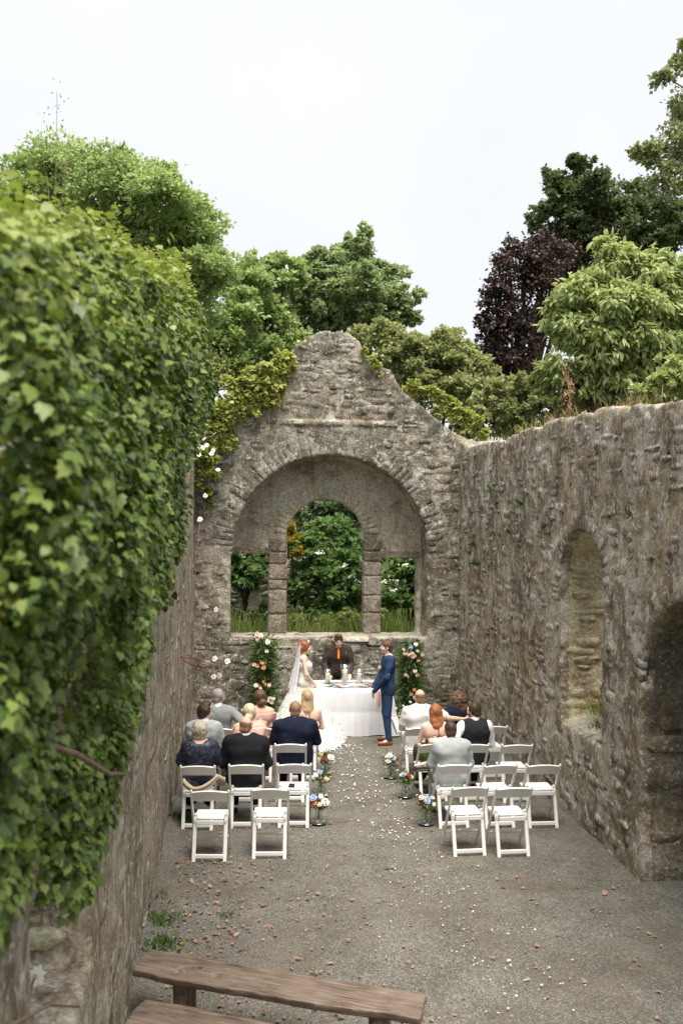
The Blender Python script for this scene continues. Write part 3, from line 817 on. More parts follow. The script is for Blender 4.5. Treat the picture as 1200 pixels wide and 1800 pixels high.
def crown(lobes, n, rng, spread=.16, clump=26, up=.35, droop=.0, fill=.25, sub=14, gap=-.07):
    """leaf points on clumps spread over the outside of lobes [(centre, (rx,ry,rz))]; returns P, D, N"""
    L = []
    for c, r in lobes:
        c, r = np.array(c, float), np.array(r, float) * np.ones(3)
        L.append((c, r * .66))
        for q in range(sub):
            u = unit(rng.normal(size=3) + [0, -.25, .25])
            L.append((c + u * r * rng.uniform(.55, 1.0), r * rng.uniform(.18, .42) * [1.15, 1.15, .75]))
    wt = np.array([r.prod() ** (2 / 3) for c, r in L]); wt /= wt.sum()
    P, O = [], []
    for (c, r), w in zip(L, wt):
        k = max(2, int(n * w / clump))
        u = unit(rng.normal(size=(k, 3)))
        rad = np.where(rng.random(k) < fill, rng.uniform(.35, .8, k), rng.uniform(.8, 1.08, k))
        cc = c + u * r * rad[:, None]
        # gaps: drop clumps by a coarse noise
        keep = vnoise(cc[:, 0] * 1.1 / r.mean() * 2, cc[:, 1] * 1.1 / r.mean() * 2, cc[:, 2] * 2.2 / r.mean()) > gap
        cc, u = cc[keep], u[keep]
        m = rng.integers(int(clump * .6), int(clump * 1.5), len(cc))
        i = np.repeat(np.arange(len(cc)), m)
        sz = r.mean() * spread
        g = rng.normal(size=(len(i), 3)) * sz * [1, 1, .6]
        P.append(cc[i] + g); O.append(unit(u[i] + .8 * unit(g)))
    P, O = np.concatenate(P), np.concatenate(O)
    D = unit(O * [1, 1, .6] + rng.normal(size=O.shape) * .6 - [0, 0, droop])
    N = unit(O * .5 + [0, 0, up + .3] + rng.normal(size=O.shape) * .45)
    return P, D, N

def trunk_and_limbs(base, lobes, r0, rng, mat, parent, fork=.35, lean=True):
    base = np.array(base, float)
    tops = np.array([c for c, r in lobes], float)
    mid = tops.mean(0) if lean else base.copy(); mid[2] = base[2] + (tops[:, 2].mean() - base[2]) * fork
    t = np.linspace(0, 1, 6)[:, None]
    pts = base + (mid - base) * t + rng.normal(0, r0 * .25, (6, 3)) * [1, 1, 0]
    mb = MB(); mb.tube(pts, np.linspace(r0, r0 * .7, 6), 9); mb.build('trunk', mat, parent, True)
    for c, rl in zip(tops, [float(np.mean(r)) for _, r in lobes]):
        n = 6; t = np.linspace(0, 1, n)[:, None]
        p = pts[-1] + (c - pts[-1]) * t + np.array([0, 0, 1]) * (np.sin(t * math.pi) * .12 * np.linalg.norm(c - pts[-1])) + rng.normal(0, .1, (n, 3)) * t
        mb = MB(); mb.tube(p, np.linspace(r0 * .45, r0 * .1, n), 6)
        for q in range(4):
            a = p[rng.integers(2, n)]; d = unit(rng.normal(size=3) + [0, 0, .3]) * rng.uniform(.3, .7) * min(rl, .3 * np.linalg.norm(c - pts[-1]))
            mb.tube([a, a + d * .5 + rng.normal(0, .06, 3), a + d], [r0 * .14, r0 * .09, r0 * .04], 5)
        mb.build('limb', mat, parent, True)

def lobes_px(lst, Y, dj=0.0, seed=1):
    """crown lobes of a tree standing at depth Y: (px, py, radius in px, depth offset)"""
    out = []
    for px, py, rp, dy in lst:
        y = Y + dy; r = rp / FPX * y
        out.append((at(px, py, y), (r, r * 1.05, r * .92)))
    return out

def tree(name, label, px_lobes, Y, n, size, mat, seed, base=None, r0=.3, tmpl=LEAF4, W=1., spread=.16, clump=26, up=.35, droop=0., fork=.35, group=None, cat='tree', fill=.25, gap=-.07):
    rng = np.random.default_rng(seed)
    lob = lobes_px(px_lobes, Y)
    if base is None:
        m = np.mean([c for c, r in lob], 0); base = (m[0], m[1], .9)
    root = empty(name, base, 0, label, cat, group)
    b = np.array(base, float)
    lob = [(c - b, r) for c, r in lob]
    P, D, N = crown(lob, n, rng, spread, clump, up, droop, fill, 14, gap)
    S = size * rng.uniform(.6, 1.25, len(P))
    scatter('crown', tmpl, P, D, N, S, mat, root, W)
    trunk_and_limbs((0, 0, -.3), lob, r0, rng, M['bark'], root, fork, name != 'pale_oak_tree')
    return root

# trees beyond the ruin
tree('ash_tree', 'broad tall ash tree with feathery mid green crown behind the ivy wall',
     [(110, 330, 75, 2), (185, 350, 85, 0), (265, 355, 85, -1), (330, 400, 70, 0), (365, 470, 55, -1), (255, 450, 90, 1), (330, 520, 70, 0), (190, 460, 90, 2), (60, 350, 70, 3), (210, 295, 38, 0), (290, 310, 30, 1), (150, 300, 30, 0), (30, 330, 50, 3), (340, 590, 60, 2)],
     31, 120000, .145, M['ash'], 1, r0=.5, W=.8, spread=.26, clump=22)
tree('alder_tree', 'dark mid green tree between the ash and the pointed tree',
     [(400, 560, 55, 0), (430, 510, 48, 1), (395, 620, 55, 0), (465, 560, 50, 2), (440, 630, 60, 1), (350, 640, 50, 0), (470, 490, 34, 2), (495, 610, 45, 2), (450, 475, 28, 2), (485, 462, 24, 2), (505, 495, 32, 2), (525, 478, 22, 2)],
     34, 52000, .155, M['ash'], 2, r0=.35, spread=.26)
tree('pointed_tree', 'pointed grey-green tree standing highest above the gable centre',
     [(630, 440, 32, 0), (640, 410, 16, 0), (600, 465, 38, 0), (670, 485, 40, 1), (560, 490, 42, 0), (625, 500, 50, -1), (525, 510, 38, 1), (700, 530, 36, 0), (590, 545, 55, 0), (660, 555, 48, 0), (535, 570, 48, 1), (720, 560, 22, 0), (560, 450, 22, 0), (500, 540, 30, 1)],
     38, 70000, .16, M['blue_green'], 3, r0=.4)
tree('rounded_tree', 'rounded olive green tree just right of the gable top',
     [(700, 620, 48, 0), (745, 640, 50, 0), (790, 625, 46, 0), (825, 660, 42, 0), (680, 590, 32, 0), (770, 600, 26, 0), (730, 690, 50, 0), (790, 690, 50, 0), (845, 690, 26, 0), (640, 600, 30, 1)],
     29, 56000, .115, M['round_tree'], 4, r0=.28, spread=.26)
tree('copper_beech_tree', 'dark purple copper beech with drooping airy branches',
     [(925, 440, 42, 0), (900, 480, 42, 0), (950, 500, 48, 0), (872, 520, 30, 0), (915, 545, 45, 0), (865, 575, 26, 0), (900, 600, 40, 0), (950, 570, 45, 1), (880, 630, 30, 0), (925, 640, 34, 0), (985, 540, 40, 2), (965, 440, 36, 1), (855, 540, 18, 0), (985, 470, 40, 2), (850, 600, 20, 0), (862, 640, 22, 0), (846, 565, 13, 0), (905, 665, 22, 0), (862, 500, 14, 0)],
     40, 56000, .14, M['beech'], 5, r0=.5, droop=.5, up=.1, spread=.34, clump=14, gap=.03, fill=.15)
tree('dark_oak_tree', 'large dark green oak rising behind the copper beech',
     [(1010, 300, 26, 0), (975, 320, 28, 0), (1000, 350, 45, 0), (1050, 340, 42, -1), (960, 385, 34, 0), (1020, 400, 55, 0), (1080, 400, 60, 0), (1120, 350, 45, 1), (1150, 400, 55, 0), (1060, 450, 60, 0), (1130, 450, 60, 1), (1190, 390, 50, 1), (1000, 440, 45, 1), (1010, 285, 14, 0)],
     43, 70000, .18, M['oak'], 6, r0=.6, spread=.25)
tree('pale_oak_tree', 'tall airy pale green oak with open branches at the right edge',
     [(1190, 250, 38, 0), (1165, 140, 20, 0), (1195, 115, 22, 0), (1150, 270, 30, 0), (1190, 180, 22, 0), (1205, 300, 40, 0), (1120, 265, 14, 0), (1165, 320, 30, 0), (1230, 220, 55, 1), (1240, 120, 50, 1), (1198, 80, 12, 0), (1260, 320, 60, 1)],
     37, 15000, .19, M['oak_pale'], 7, base=(25, 38, 1.2), r0=.2, spread=.5, clump=8, fork=.75, fill=.5)
tree('sweet_chestnut_tree', 'bright pale green chestnut with drooping narrow leaves behind the right wall',
     [(1080, 470, 45, 0), (1130, 480, 50, 0), (1030, 520, 50, 0), (1090, 540, 60, -.5), (1160, 540, 55, 0), (1000, 580, 45, 0), (1060, 610, 60, -.5), (1130, 620, 60, -.5), (975, 655, 34, 0), (1010, 670, 45, 0), (1080, 680, 45, -.3), (1180, 620, 45, 0), (1160, 690, 40, 0), (1195, 480, 40, 0), (1060, 430, 20, 0), (1230, 560, 60, .5), (980, 540, 22, 0)],
     22, 44000, .205, M['chestnut'], 8, tmpl=LANCE, r0=.22, droop=.75, up=.6, spread=.24, clump=13, W=1.2)
tree('elder_bush', 'low green elder thicket behind the right wall corner', [(880, 700, 40, 0), (920, 690, 40, 0), (870, 740, 40, 0), (925, 730, 40, 0), (960, 715, 34, -.5), (845, 735, 26, .5), (810, 740, 26, 1), (830, 765, 26, .6), (780, 725, 22, 1.4), (990, 720, 30, -.5), (905, 690, 18, 0)],
     22.6, 16000, .12, M['round_tree'], 9, r0=.09, cat='bush')
tree('hazel_bush', 'pale leafy bush at far right above the brown wall', [(1170, 670, 34, 0), (1200, 655, 40, 0), (1130, 690, 26, 0), (1215, 690, 34, 0)],
     14.5, 5000, .10, M['chestnut'], 10, base=(6.9, 14.6, 1.1), r0=.05, cat='bush')

# the garden seen through the three lights
tree('flowering_elder', 'big leafy elder with creamy flower heads seen through the middle light', [(575, 990, 50, 0), (545, 960, 38, 0), (600, 950, 40, .3), (560, 1040, 48, 0), (610, 1020, 46, -.2), (580, 930, 30, .4), (535, 1010, 36, .2), (625, 1000, 30, 0), (600, 1070, 40, 0), (545, 1075, 36, 0), (640, 1050, 30, .2)],
     24.3, 15000, .15, M['elder'], 21, r0=.07, cat='bush')
tree('golden_shrub', 'small golden leaved shrub at the left edge of the middle light', [(515, 945, 14, 0), (512, 965, 16, 0), (520, 975, 12, 0), (508, 925, 10, 0)],
     24.0, 1300, .09, M['yellow'], 22, base=(1.0, 24.0, 1.0), r0=.03, cat='shrub', fork=.8)
tree('laurel_hedge_tree', 'deep green laurel filling the dark top of the middle light', [(540, 900, 50, 0), (600, 890, 50, 0), (650, 910, 50, 0), (490, 920, 50, 0), (560, 850, 60, 1), (640, 850, 60, 1), (480, 850, 60, 1), (560, 960, 50, .6), (640, 980, 50, .6), (500, 1010, 50, 1)],
     27.5, 16000, .2, M['deep_green'], 23, tmpl=LANCE, W=1.6, r0=.2, droop=.4)
tree('shaded_sycamore', 'shaded tree with dark boughs above the garden wall behind the left square light', [(430, 980, 34, 0), (400, 970, 34, 0), (465, 990, 32, 0), (440, 1010, 28, -.4), (380, 1000, 40, 0), (430, 940, 40, .5), (480, 960, 40, .5)],
     24.6, 6500, .16, M['elder'], 24, base=(.15, 25.3, 1.), r0=.12, fork=.5)
tree('white_flowering_bush', 'green bush dotted with white flowers behind the right square light', [(690, 1010, 30, 0), (715, 1000, 30, 0), (740, 1020, 30, 0), (700, 1050, 34, -.2), (735, 1060, 32, 0), (680, 1075, 28, 0), (715, 960, 40, .6), (760, 980, 40, .5)],
     24.2, 9000, .13, M['elder'], 25, r0=.05, cat='bush')
tree('bramble_bush', 'low bramble thicket under the left square light', [(420, 1090, 22, 0), (450, 1095, 24, 0), (480, 1100, 24, 0), (400, 1070, 18, .4), (470, 1070, 14, .3)],
     23.8, 4500, .12, M['deep_green'], 26, r0=.03, cat='bush')
tree('nettle_clump', 'leafy undergrowth low in the middle of the garden opening', [(520, 1095, 20, 0), (570, 1100, 20, 0), (630, 1098, 22, 0), (660, 1090, 20, 0), (600, 1085, 22, .3)],
     22.8, 4500, .10, M['grass'], 27, r0=.02, cat='undergrowth', up=.8)
def umbels(parent, pts, rng):
    for p in pts:
        n = 18
        q = p + rng.normal(size=(n, 3)) * [.055, .05, .02]
        scatter('flower_head', LEAF4, q - np.array(parent.location), unit(rng.normal(size=(n, 3))), unit(rng.normal(size=(n, 3)) * .4 + [0, -.5, 1]), .045, M['fl_white'], parent, 1.2, None)
rng = np.random.default_rng(77)
O = bpy.data.objects
umbels(O['flowering_elder'], [at(*p, 23.5) for p in ((563, 972), (628, 1022), (622, 1014), (606, 994))], rng)
umbels(O['white_flowering_bush'], [at(*p, 23.4) for p in ((712, 993), (674, 1022), (693, 1022), (692, 1036))], rng)

# far wood closing the horizon
rng = np.random.default_rng(51)
far = [((x, rng.uniform(52, 66), rng.uniform(3, 6)), (rng.uniform(3, 5), 3.5, rng.uniform(2.8, 4.2))) for x in np.arange(-34, 48, 4.2)]
P, D, N = crown(far, 22000, rng, .16, 24)
scatter('far_woodland', LEAF4, P, D, N, .5 * rng.uniform(.7, 1.3, len(P)), M['oak'])

# grass of the garden
rng = np.random.default_rng(52)
n = 15000
P = np.column_stack([rng.uniform(-3, 7.5, n), 20.9 + 7 * rng.random(n) ** 1.6, np.full(n, .95)])
P[:, 2] += .03 * np.maximum(P[:, 1] - 24, 0)
D = unit(np.column_stack([rng.normal(0, .25, n), rng.normal(0, .25, n), np.ones(n)]))
scatter('grass', (np.array([[-.5, 0, 0], [.5, 0, 0], [.3, .6, .02], [0, 1, .12], [-.3, .6, .02]]), None, [[0, 1, 2], [0, 2, 4], [4, 2, 3]]), P, D, rng.normal(size=(n, 3)), rng.uniform(.35, 1.0, n) * (.55 + .45 * (vnoise(P[:, 0] * .9, P[:, 1] * .9, P[:, 2] * 0) > -.1)), M['grass'], None, .035)

# ------------------------------------------------------------------ ivy on the left wall
rng = np.random.default_rng(61)
_iy = np.array([1.5, 3.2, 3.9, 4.3, 4.8, 5.4, 6.0, 6.7, 7.3, 7.9, 8.6, 9.6, 10.6, 11.6, 12.4])
_il = np.array([2.75, 2.7, 2.45, 2.15, 2.35, 2.6, 2.7, 2.9, 3.15, 3.6, 4.15, 4.6, 4.95, 5.2, 5.3])
_iu = np.array([4.5, 4.72, 4.9, 5.0, 5.1, 5.2, 5.35, 5.5, 5.65, 5.8, 5.95, 6.1, 6.05, 5.65, 5.35])
def ivy_bulge(y, z):
    b = .09 + .13 * np.clip((z - 2.6) / 2, 0, 1) + np.interp(y, [2.3, 3.2, 6, 9, 11.5, 12.4], [.0, .03, .06, .09, .12, .06])
    return b * (1 + .9 * fbm(y * .8, z * .8, y * 0 + 2, 3)) + .16 * vnoise(y * 3.4, z * 2.6, y * 0)
def ivy_edges(Y):
    return np.interp(Y, _iy, _il) + .3 * fbm(Y * 1.7, Y * 0, Y * 0 + 1, 3), np.interp(Y, _iy, _iu) + .16 * fbm(Y * 1.5, Y * 0, Y * 0 + 6, 3)
nc = 4400                                   # hanging clumps of leaves over a deeper, thinner layer
Y = 2.55 + 9.85 * rng.random(nc) ** 1.2
zl, zu = ivy_edges(Y)
Z = zl + (zu - zl) * rng.random(nc) ** .95
edge = np.clip((zu - Z + .05) / .5, .15, 1) ** .5
gate = fbm(Y * 2.0, Z * 1.2, Y * 0 + 8, 2)
keep = (Y < 3.3) | (rng.random(nc) < .25 + 2.2 * (gate + .2))
C = np.column_stack([-.765 + (ivy_bulge(Y, Z) + rng.uniform(-.05, .10, nc)) * edge * np.clip(.45 + (Z - 2.2) / 2.6, .4, 1), Y, Z])[keep]
i = np.repeat(np.arange(len(C)), rng.integers(12, 28, len(C)))
u = unit(rng.normal(size=(len(i), 3)) + [.75, 0, .25])
rad = rng.uniform(.05, .12, len(C))[i]
P1 = C[i] + u * rad[:, None] * [.6, 1, 1.25] * rng.uniform(.6, 1.1, len(i))[:, None]
D1 = unit(u * [.5, .9, .4] + rng.normal(size=u.shape) * .35 - [0, 0, .75])
N1 = unit(u + [.25, -.1, .55] + rng.normal(size=u.shape) * .3)
n2 = 19000
Y = 2.55 + 9.85 * rng.random(n2) ** 1.2
zl, zu = ivy_edges(Y); Z = zl + (zu - zl) * rng.random(n2)
P2 = np.column_stack([-.765 + .75 * ivy_bulge(Y, Z) * np.clip((zu - Z + .05) / .5, .15, 1) ** .5 - rng.uniform(0, .06, n2), Y, Z])
D2 = unit(rng.normal(size=(n2, 3)) * [.35, .75, .55] + [.35, 0, -.75]); N2 = unit(rng.normal(size=(n2, 3)) * .45 + [.8, -.15, .6])
n3 = 8000                                   # top of the wall, young growth
Y = 3.1 + 9.3 * rng.random(n3) ** 1.1
zl, zu = ivy_edges(Y)
P3 = np.column_stack([-.74 - rng.random(n3) * 1.0 + .3 * np.clip((Y - 3.6) / 3, 0, 1), Y, zu + rng.normal(0, .08, n3)])
D3 = unit(rng.normal(size=(n3, 3)) * [1, 1, .4] + [.5, 0, .2]); N3 = unit(rng.normal(size=(n3, 3)) * .45 + [.3, 0, 1])
P, D, N = np.concatenate([P1, P2, P3]), np.concatenate([D1, D2, D3]), np.concatenate([N1, N2, N3])
k = len(P)
tp = np.arange(k) >= len(P1) + n2; deep = (np.arange(k) >= len(P1)) & ~tp
S = rng.uniform(.022, .062, k) * rng.uniform(.7, 1.1, k) * np.clip(.55 + P[:, 1] / 9, .8, 1.1)
ivy = empty('ivy', (-.76, 6, 0), 0, 'thick mass of dark and bright green ivy hanging over the left wall', 'ivy')
off = np.array([-.76, 6, 0])
young = tp | (np.interp(P[:, 1], _iy, _iu) - P[:, 2] < .5 * rng.random(k) ** 2) | (rng.random(k) < .03)
dist = np.linalg.norm(P - [0, 0, 3.8], axis=1)
inview = np.array((P @ np.array(CAM_M.to_3x3())[:, 0]) / np.maximum(P @ -np.array(CAM_M.to_3x3())[:, 2], .1) > -.345)
cand = np.nonzero(inview & ~deep)[0]
big = cand[np.argsort(dist[cand] / S[cand])[:300]]
mask = np.ones(k, bool); mask[big] = False
far_ = deep | (dist > 6.0)
for nm, sel, mt, tp_ in (('foliage', mask & ~young & ~far_, 'ivy', IVY), ('young_foliage', mask & young & ~far_, 'ivy_new', IVY), ('far_foliage', mask & ~young & far_, 'ivy', IVY_S), ('far_young_foliage', mask & young & far_, 'ivy_new', IVY_S)):
    scatter(nm, tp_, P[sel] - off, D[sel], N[sel], S[sel], M[mt], ivy)
lm = {}
for kk, mt in (('a', 'ivy'), ('b', 'ivy_new')): lm[kk] = mesh('ivy_leaf', _ivy, np.array(IVY[2]), M[mt])
for i in big:
    o = link('leaf', lm['b' if young[i] else 'a'], ivy)
    d, nn = D[i], unit(N[i] - D[i] * (N[i] @ D[i])); x = np.cross(d, nn)
    B = np.stack([x, d, nn], 1) * S[i] * 1.1
    Mx = Matrix.Identity(4)
    for r in range(3):
        for c in range(3): Mx[r][c] = B[r, c]
        Mx[r][3] = (P[i] - off)[r]
    o.matrix_local = Mx
for pts, r in (([(-.68, 3.3, 3.1), (-.56, 3.7, 2.95), (-.5, 4.2, 2.75), (-.5, 4.8, 2.6), (-.58, 5.4, 2.5)], .013),
               ([(-.75, 5.6, 3.6), (-.62, 5.9, 3.55), (-.52, 6.5, 3.4), (-.5, 7.1, 3.2), (-.62, 7.6, 3.1)], .010),
               ([(-.72, 3.2, 2.2), (-.66, 3.8, 2.0), (-.62, 4.3, 1.75)], .008), ([(-.72, 7.9, 4.6), (-.6, 8, 4.1), (-.58, 8.1, 3.6), (-.66, 8.2, 3.1)], .008)):
    mb = MB(); mb.tube(np.array(pts) - off, np.linspace(r, r * .5, len(pts)), 6); mb.build('stem', M['vine'], ivy, True)

# ------------------------------------------------------------------ creepers on the gable
rng = np.random.default_rng(63)
def creeper(name, label, blobs, n, size, mat, seed, loc, cat='creeper', stems=()):
    rng = np.random.default_rng(seed)
    root = empty(name, loc, 0, label, cat)
    lob = [(at(px, py, Y) - np.array(loc), np.array([r, .45 * r, r]) / FPX * Y) for px, py, r, Y in blobs]
    P, D, N = crown(lob, n, rng, .3, 14, .5, .45, .3, 4)
    scatter('foliage', IVY_S, P, D, N, size * rng.uniform(.6, 1.2, len(P)), mat, root)
    for pts in stems:
        mb = MB(); mb.tube(np.array([at(*p) for p in pts]) - np.array(loc), np.linspace(.014, .004, len(pts)), 5); mb.build('stem', M['vine'], root, True)
    return root
creeper('creeper', 'yellow-green creeper spilling over the left shoulder of the gable wall',
        [(498, 640, 26, 19.7), (475, 662, 32, 19.6), (445, 680, 34, 19.6), (470, 700, 22, 19.6), (415, 698, 34, 19.5), (388, 728, 34, 19.5), (440, 715, 18, 19.6), (375, 765, 24, 19.4), (400, 765, 14, 19.6), (360, 720, 22, 19.3), (525, 612, 14, 19.9), (545, 598, 10, 19.9), (365, 800, 22, 19.4), (395, 780, 18, 19.5), (480, 700, 18, 19.6), (488, 690, 12, 19.6), (350, 750, 20, 19.2)],
        17000, .09, M['creeper'], 64, (-.1, 19.65, 5.6), stems=[[(462, 715, 19.62), (458, 745, 19.62), (448, 775, 19.62), (446, 800, 19.62)], [(498, 690, 19.62), (470, 722, 19.6), (430, 735, 19.6)]])
creeper('creeper', 'pale creeper cushion lying along the right shoulder of the gable wall',
        [(735, 682, 15, 19.9), (760, 692, 17, 19.9), (785, 708, 17, 19.8), (810, 728, 18, 19.8), (832, 742, 16, 19.8), (850, 760, 12, 19.8), (720, 678, 9, 19.9), (800, 715, 12, 20.1), (825, 730, 12, 20.1)],
        6500, .09, M['creeper'], 65, (3.9, 19.75, 6.1))
creeper('creeper', 'small sprig of creeper on the right edge of the gable top',
        [(650, 628, 8, 19.7), (662, 640, 8, 19.7), (640, 615, 5, 19.7), (668, 655, 5, 19.7)], 420, .08, M['creeper'], 66, (2.7, 19.65, 7.0))
def daisies(name, label, loc, blobs, flowers, seed, n=900, stems=(), fol=True, group=None):
    rng = np.random.default_rng(seed)
    loc = np.array(loc, float)
    root = empty(name, loc, 0, label, 'climbing plant', group)
    if fol:
        lob = [(at(px, py, Y) - loc, np.array([r, .6 * r, r]) / FPX * Y) for px, py, r, Y in blobs]
        P, D, N = crown(lob, n, rng, .3, 12, .4, .4, .3, 3)
        scatter('foliage', IVY_S, P, D, N, .065 * rng.uniform(.6, 1.2, len(P)), M['creeper_dk'], root)
    for pts in stems:
        mb = MB(); mb.tube(np.array([at(*p) for p in pts]) - loc, np.linspace(.009, .004, len(pts)), 5); mb.build('stem', M['redstem'], root, True)
    for px, py, Y in flowers:
        flower(root, at(px, py, Y) - loc, unit(np.array([rng.normal(0, .5), -1, rng.normal(.4, .4)])), .052, 'fl_white', rng, 'daisy')
def flower(root, p, nrm, r, mat, rng, kind='rose'):
    """one bloom: overlapping petal rings round a centre"""
    nrm = unit(np.array(nrm, float)); x = unit(np.cross(nrm, [.13, .21, .97])); y = np.cross(nrm, x)
    mb = MB()
    rings = ((10, 1.0, .15, .5),) if kind == 'daisy' else ((7, 1.0, .1, .6), (6, .72, .38, .55), (4, .42, .62, .5))
    for n, rr, h, w in rings:
        a0 = rng.uniform(0, 6)
        for q in range(n):
            a = a0 + q * 2 * math.pi / n + rng.normal(0, .1)
            d, t = math.cos(a) * x + math.sin(a) * y, -math.sin(a) * x + math.cos(a) * y
            R = r * rr * rng.uniform(.85, 1.12)
            hh = r * h
            ww = R * w * (.55 if kind == 'daisy' else 1)
            V = [nrm * hh * .3, d * R * .6 + t * ww + nrm * hh * .9, d * R + nrm * (hh + (0 if kind == 'daisy' else .22 * r)), d * R * .6 - t * ww + nrm * hh * .9]
            mb.add(np.array(V), None, [[0, 1, 2], [0, 2, 3]])
    k = mb.build('flower', M[mat], root, True); k.location = p
    c = MB(); c.lathe([(0, .02 * r), (.22 * r, .12 * r), (.2 * r, .3 * r), (0, .42 * r)], 8)
    if kind == 'daisy':
        o = c.build('flower_centre', M['fl_yellow'], k, True)
        o.rotation_euler = Vector(nrm).to_track_quat('Z', 'Y').to_euler()
    return k
daisies('climbing_daisy', 'white flowers among trailing creeper in the corner left of the gable', (-.6, 19.3, 4.9), [(362, 830, 20, 19.2), (372, 800, 18, 19.3), (352, 800, 16, 19.1), (365, 862, 15, 19.3), (380, 840, 10, 19.5), (352, 850, 12, 19.2), (366, 885, 8, 19.4)],
        [(363, 783, 18.9), (372, 797, 18.9), (350, 800, 18.8), (383, 826, 19.1), (361, 871, 18.9), (347, 790, 18.7), (356, 787, 18.8), (375, 792, 18.9)], 71, 1700)
daisies('climbing_daisy', 'red stemmed sprig of white daisies reaching out low from the left wall', (-.7, 15.5, 1.8), [],
        [(378, 1158, 15.8), (400, 1163, 15.8), (376, 1189, 15.6), (386, 1187, 15.6), (379, 1071, 15.8), (352, 913, 15.6)], 72,
        stems=[[(318, 1155, 14.5), (345, 1160, 15.2), (378, 1158, 15.8)], [(330, 1152, 14.8), (370, 1168, 15.7), (400, 1163, 15.8)], [(322, 1160, 14.6), (345, 1172, 15.3), (376, 1189, 15.6)], [(322, 1160, 14.6), (350, 1178, 15.3), (386, 1187, 15.6)], [(318, 1150, 14.5), (302, 1180, 14.2), (292, 1195, 14.0)],
               [(345, 1160, 15.2), (360, 1110, 15.6), (379, 1071, 15.8)], [(340, 1010, 15), (346, 960, 15.3), (352, 913, 15.6)]], fol=False)
daisies('climbing_daisy', 'two white daisies peeping from the ivy at the near end', (-.7, 4.6, 4.2), [], [(95, 838, 4.7), (62, 1717, 4.9)], 73, fol=False,
        stems=[[(120, 800, 4.9), (108, 825, 4.8), (95, 838, 4.7)], [(50, 1760, 4.75), (55, 1735, 4.85), (62, 1717, 4.9)]])
# ------------------------------------------------------------------ small plants on the walls and floor
def tuft(name, label, loc, n, h, spread, mat, seed, tmpl=LANCE, cat='plant', lean=(0, 0, 0), W=.5, group=None):
    rng = np.random.default_rng(seed)
    root = empty(name, loc, 0, label, cat, group)
    P = rng.normal(size=(n, 3)) * [spread, spread, .01]
    D = unit(rng.normal(size=(n, 3)) * [.6, .6, .3] + [0, 0, .9] + np.array(lean))
    scatter('foliage', tmpl, P, D, unit(rng.normal(size=(n, 3))), h * rng.uniform(.4, 1.1, n), M[mat], root, W)
    return root
def on_right(s, z, out=.03):
    a = R_(-91.18); p = np.array([s * math.cos(a) + out * math.sin(a), s * math.sin(a) - out * math.cos(a), z])
    return np.array([4.50, 19.7, 0]) + p + np.array([-.0, 0, 0])
for i, (s, z, lab) in enumerate([(3.1, 4.35, 'small green fern high on the brown wall near its top'), (4.9, 4.1, 'little fern tuft left above the arched niche'), (1.9, 3.05, 'pale fern in the brown wall near the gable corner at mid height'), (4.2, 3.65, 'fern seedling midway between gable corner and niche'), (1.6, 3.4, 'tiny yellow-green fern beside the gable corner'), (9.3, 3.9, 'small fern above the doorway arch')]):
    tuft('wall_fern', lab, on_right(s, z), 16, .16, .03, 'fern', 80 + i, LANCE, 'fern', (-.9, 0, -.2), .9)
tuft('niche_weed', 'tall dry weed growing on the sill inside the arched niche', on_right(6.98, 1.27, -.5), 90, .42, .09, 'creeper_dk', 88, LANCE, 'weed', W=.12)
tuft('niche_weed', 'green seedling lying on the niche sill', on_right(7.75, 1.27, -.2), 30, .14, .07, 'fern', 89, LANCE, 'weed', W=.5)
for i, (s, hh, mt, lab) in enumerate([(6.0, .5, 'dry_weed', 'reddish seeding weed on top of the brown wall above the niche'), (4.6, .42, 'creeper', 'straw coloured grass tuft on the brown wall top'), (8.9, .42, 'dry_weed', 'rusty red plant on the brown wall top at the right edge'), (5.3, .25, 'grass', 'low green weed on the brown wall top'), (7.3, .2, 'dry_weed', 'short red weed on the brown wall top between taller ones'), (2.2, .3, 'grass', 'grass tuft on the lowest dip of the brown wall top')]):
    tuft('wall_top_weed', lab, on_right(s, float(right_top(s)) - .03, -.25), 80, hh * .62, .2, mt, 100 + i, LANCE, 'weed', W=.12)
mbr = empty('wild_rose_stem', on_right(6.05, 5.1, -.3), 0, 'tall red stemmed shoot standing above the brown wall top', 'plant')
for q in range(3):
    mb = MB(); mb.tube([(0, .05 * q, 0), (.02 * q, 0, .4), (.05 - .05 * q, .03, .8 + .1 * q)], [.012, .009, .004], 5); mb.build('stem', M['redstem'], mbr, True)
rngw = np.random.default_rng(5)
P = np.column_stack([rngw.normal(0, .06, 60), rngw.normal(0, .06, 60), rngw.uniform(.1, .95, 60)])
scatter('leaves', LANCE, P, rngw.normal(size=(60, 3)), rngw.normal(size=(60, 3)), .09, M['litter'], mbr, .8)
rw = empty('red_weed', at(630, 737, 19.55), 0, 'patch of small red weeds on the gable ledge', 'weed')
P = np.column_stack([rngw.normal(0, .3, 90), rngw.normal(0, .02, 90), np.zeros(90)])
scatter('foliage', LANCE, P, unit(rngw.normal(size=(90, 3)) * .5 + [0, -.3, 1]), rngw.normal(size=(90, 3)), .07, M['redstem'], rw, .7)
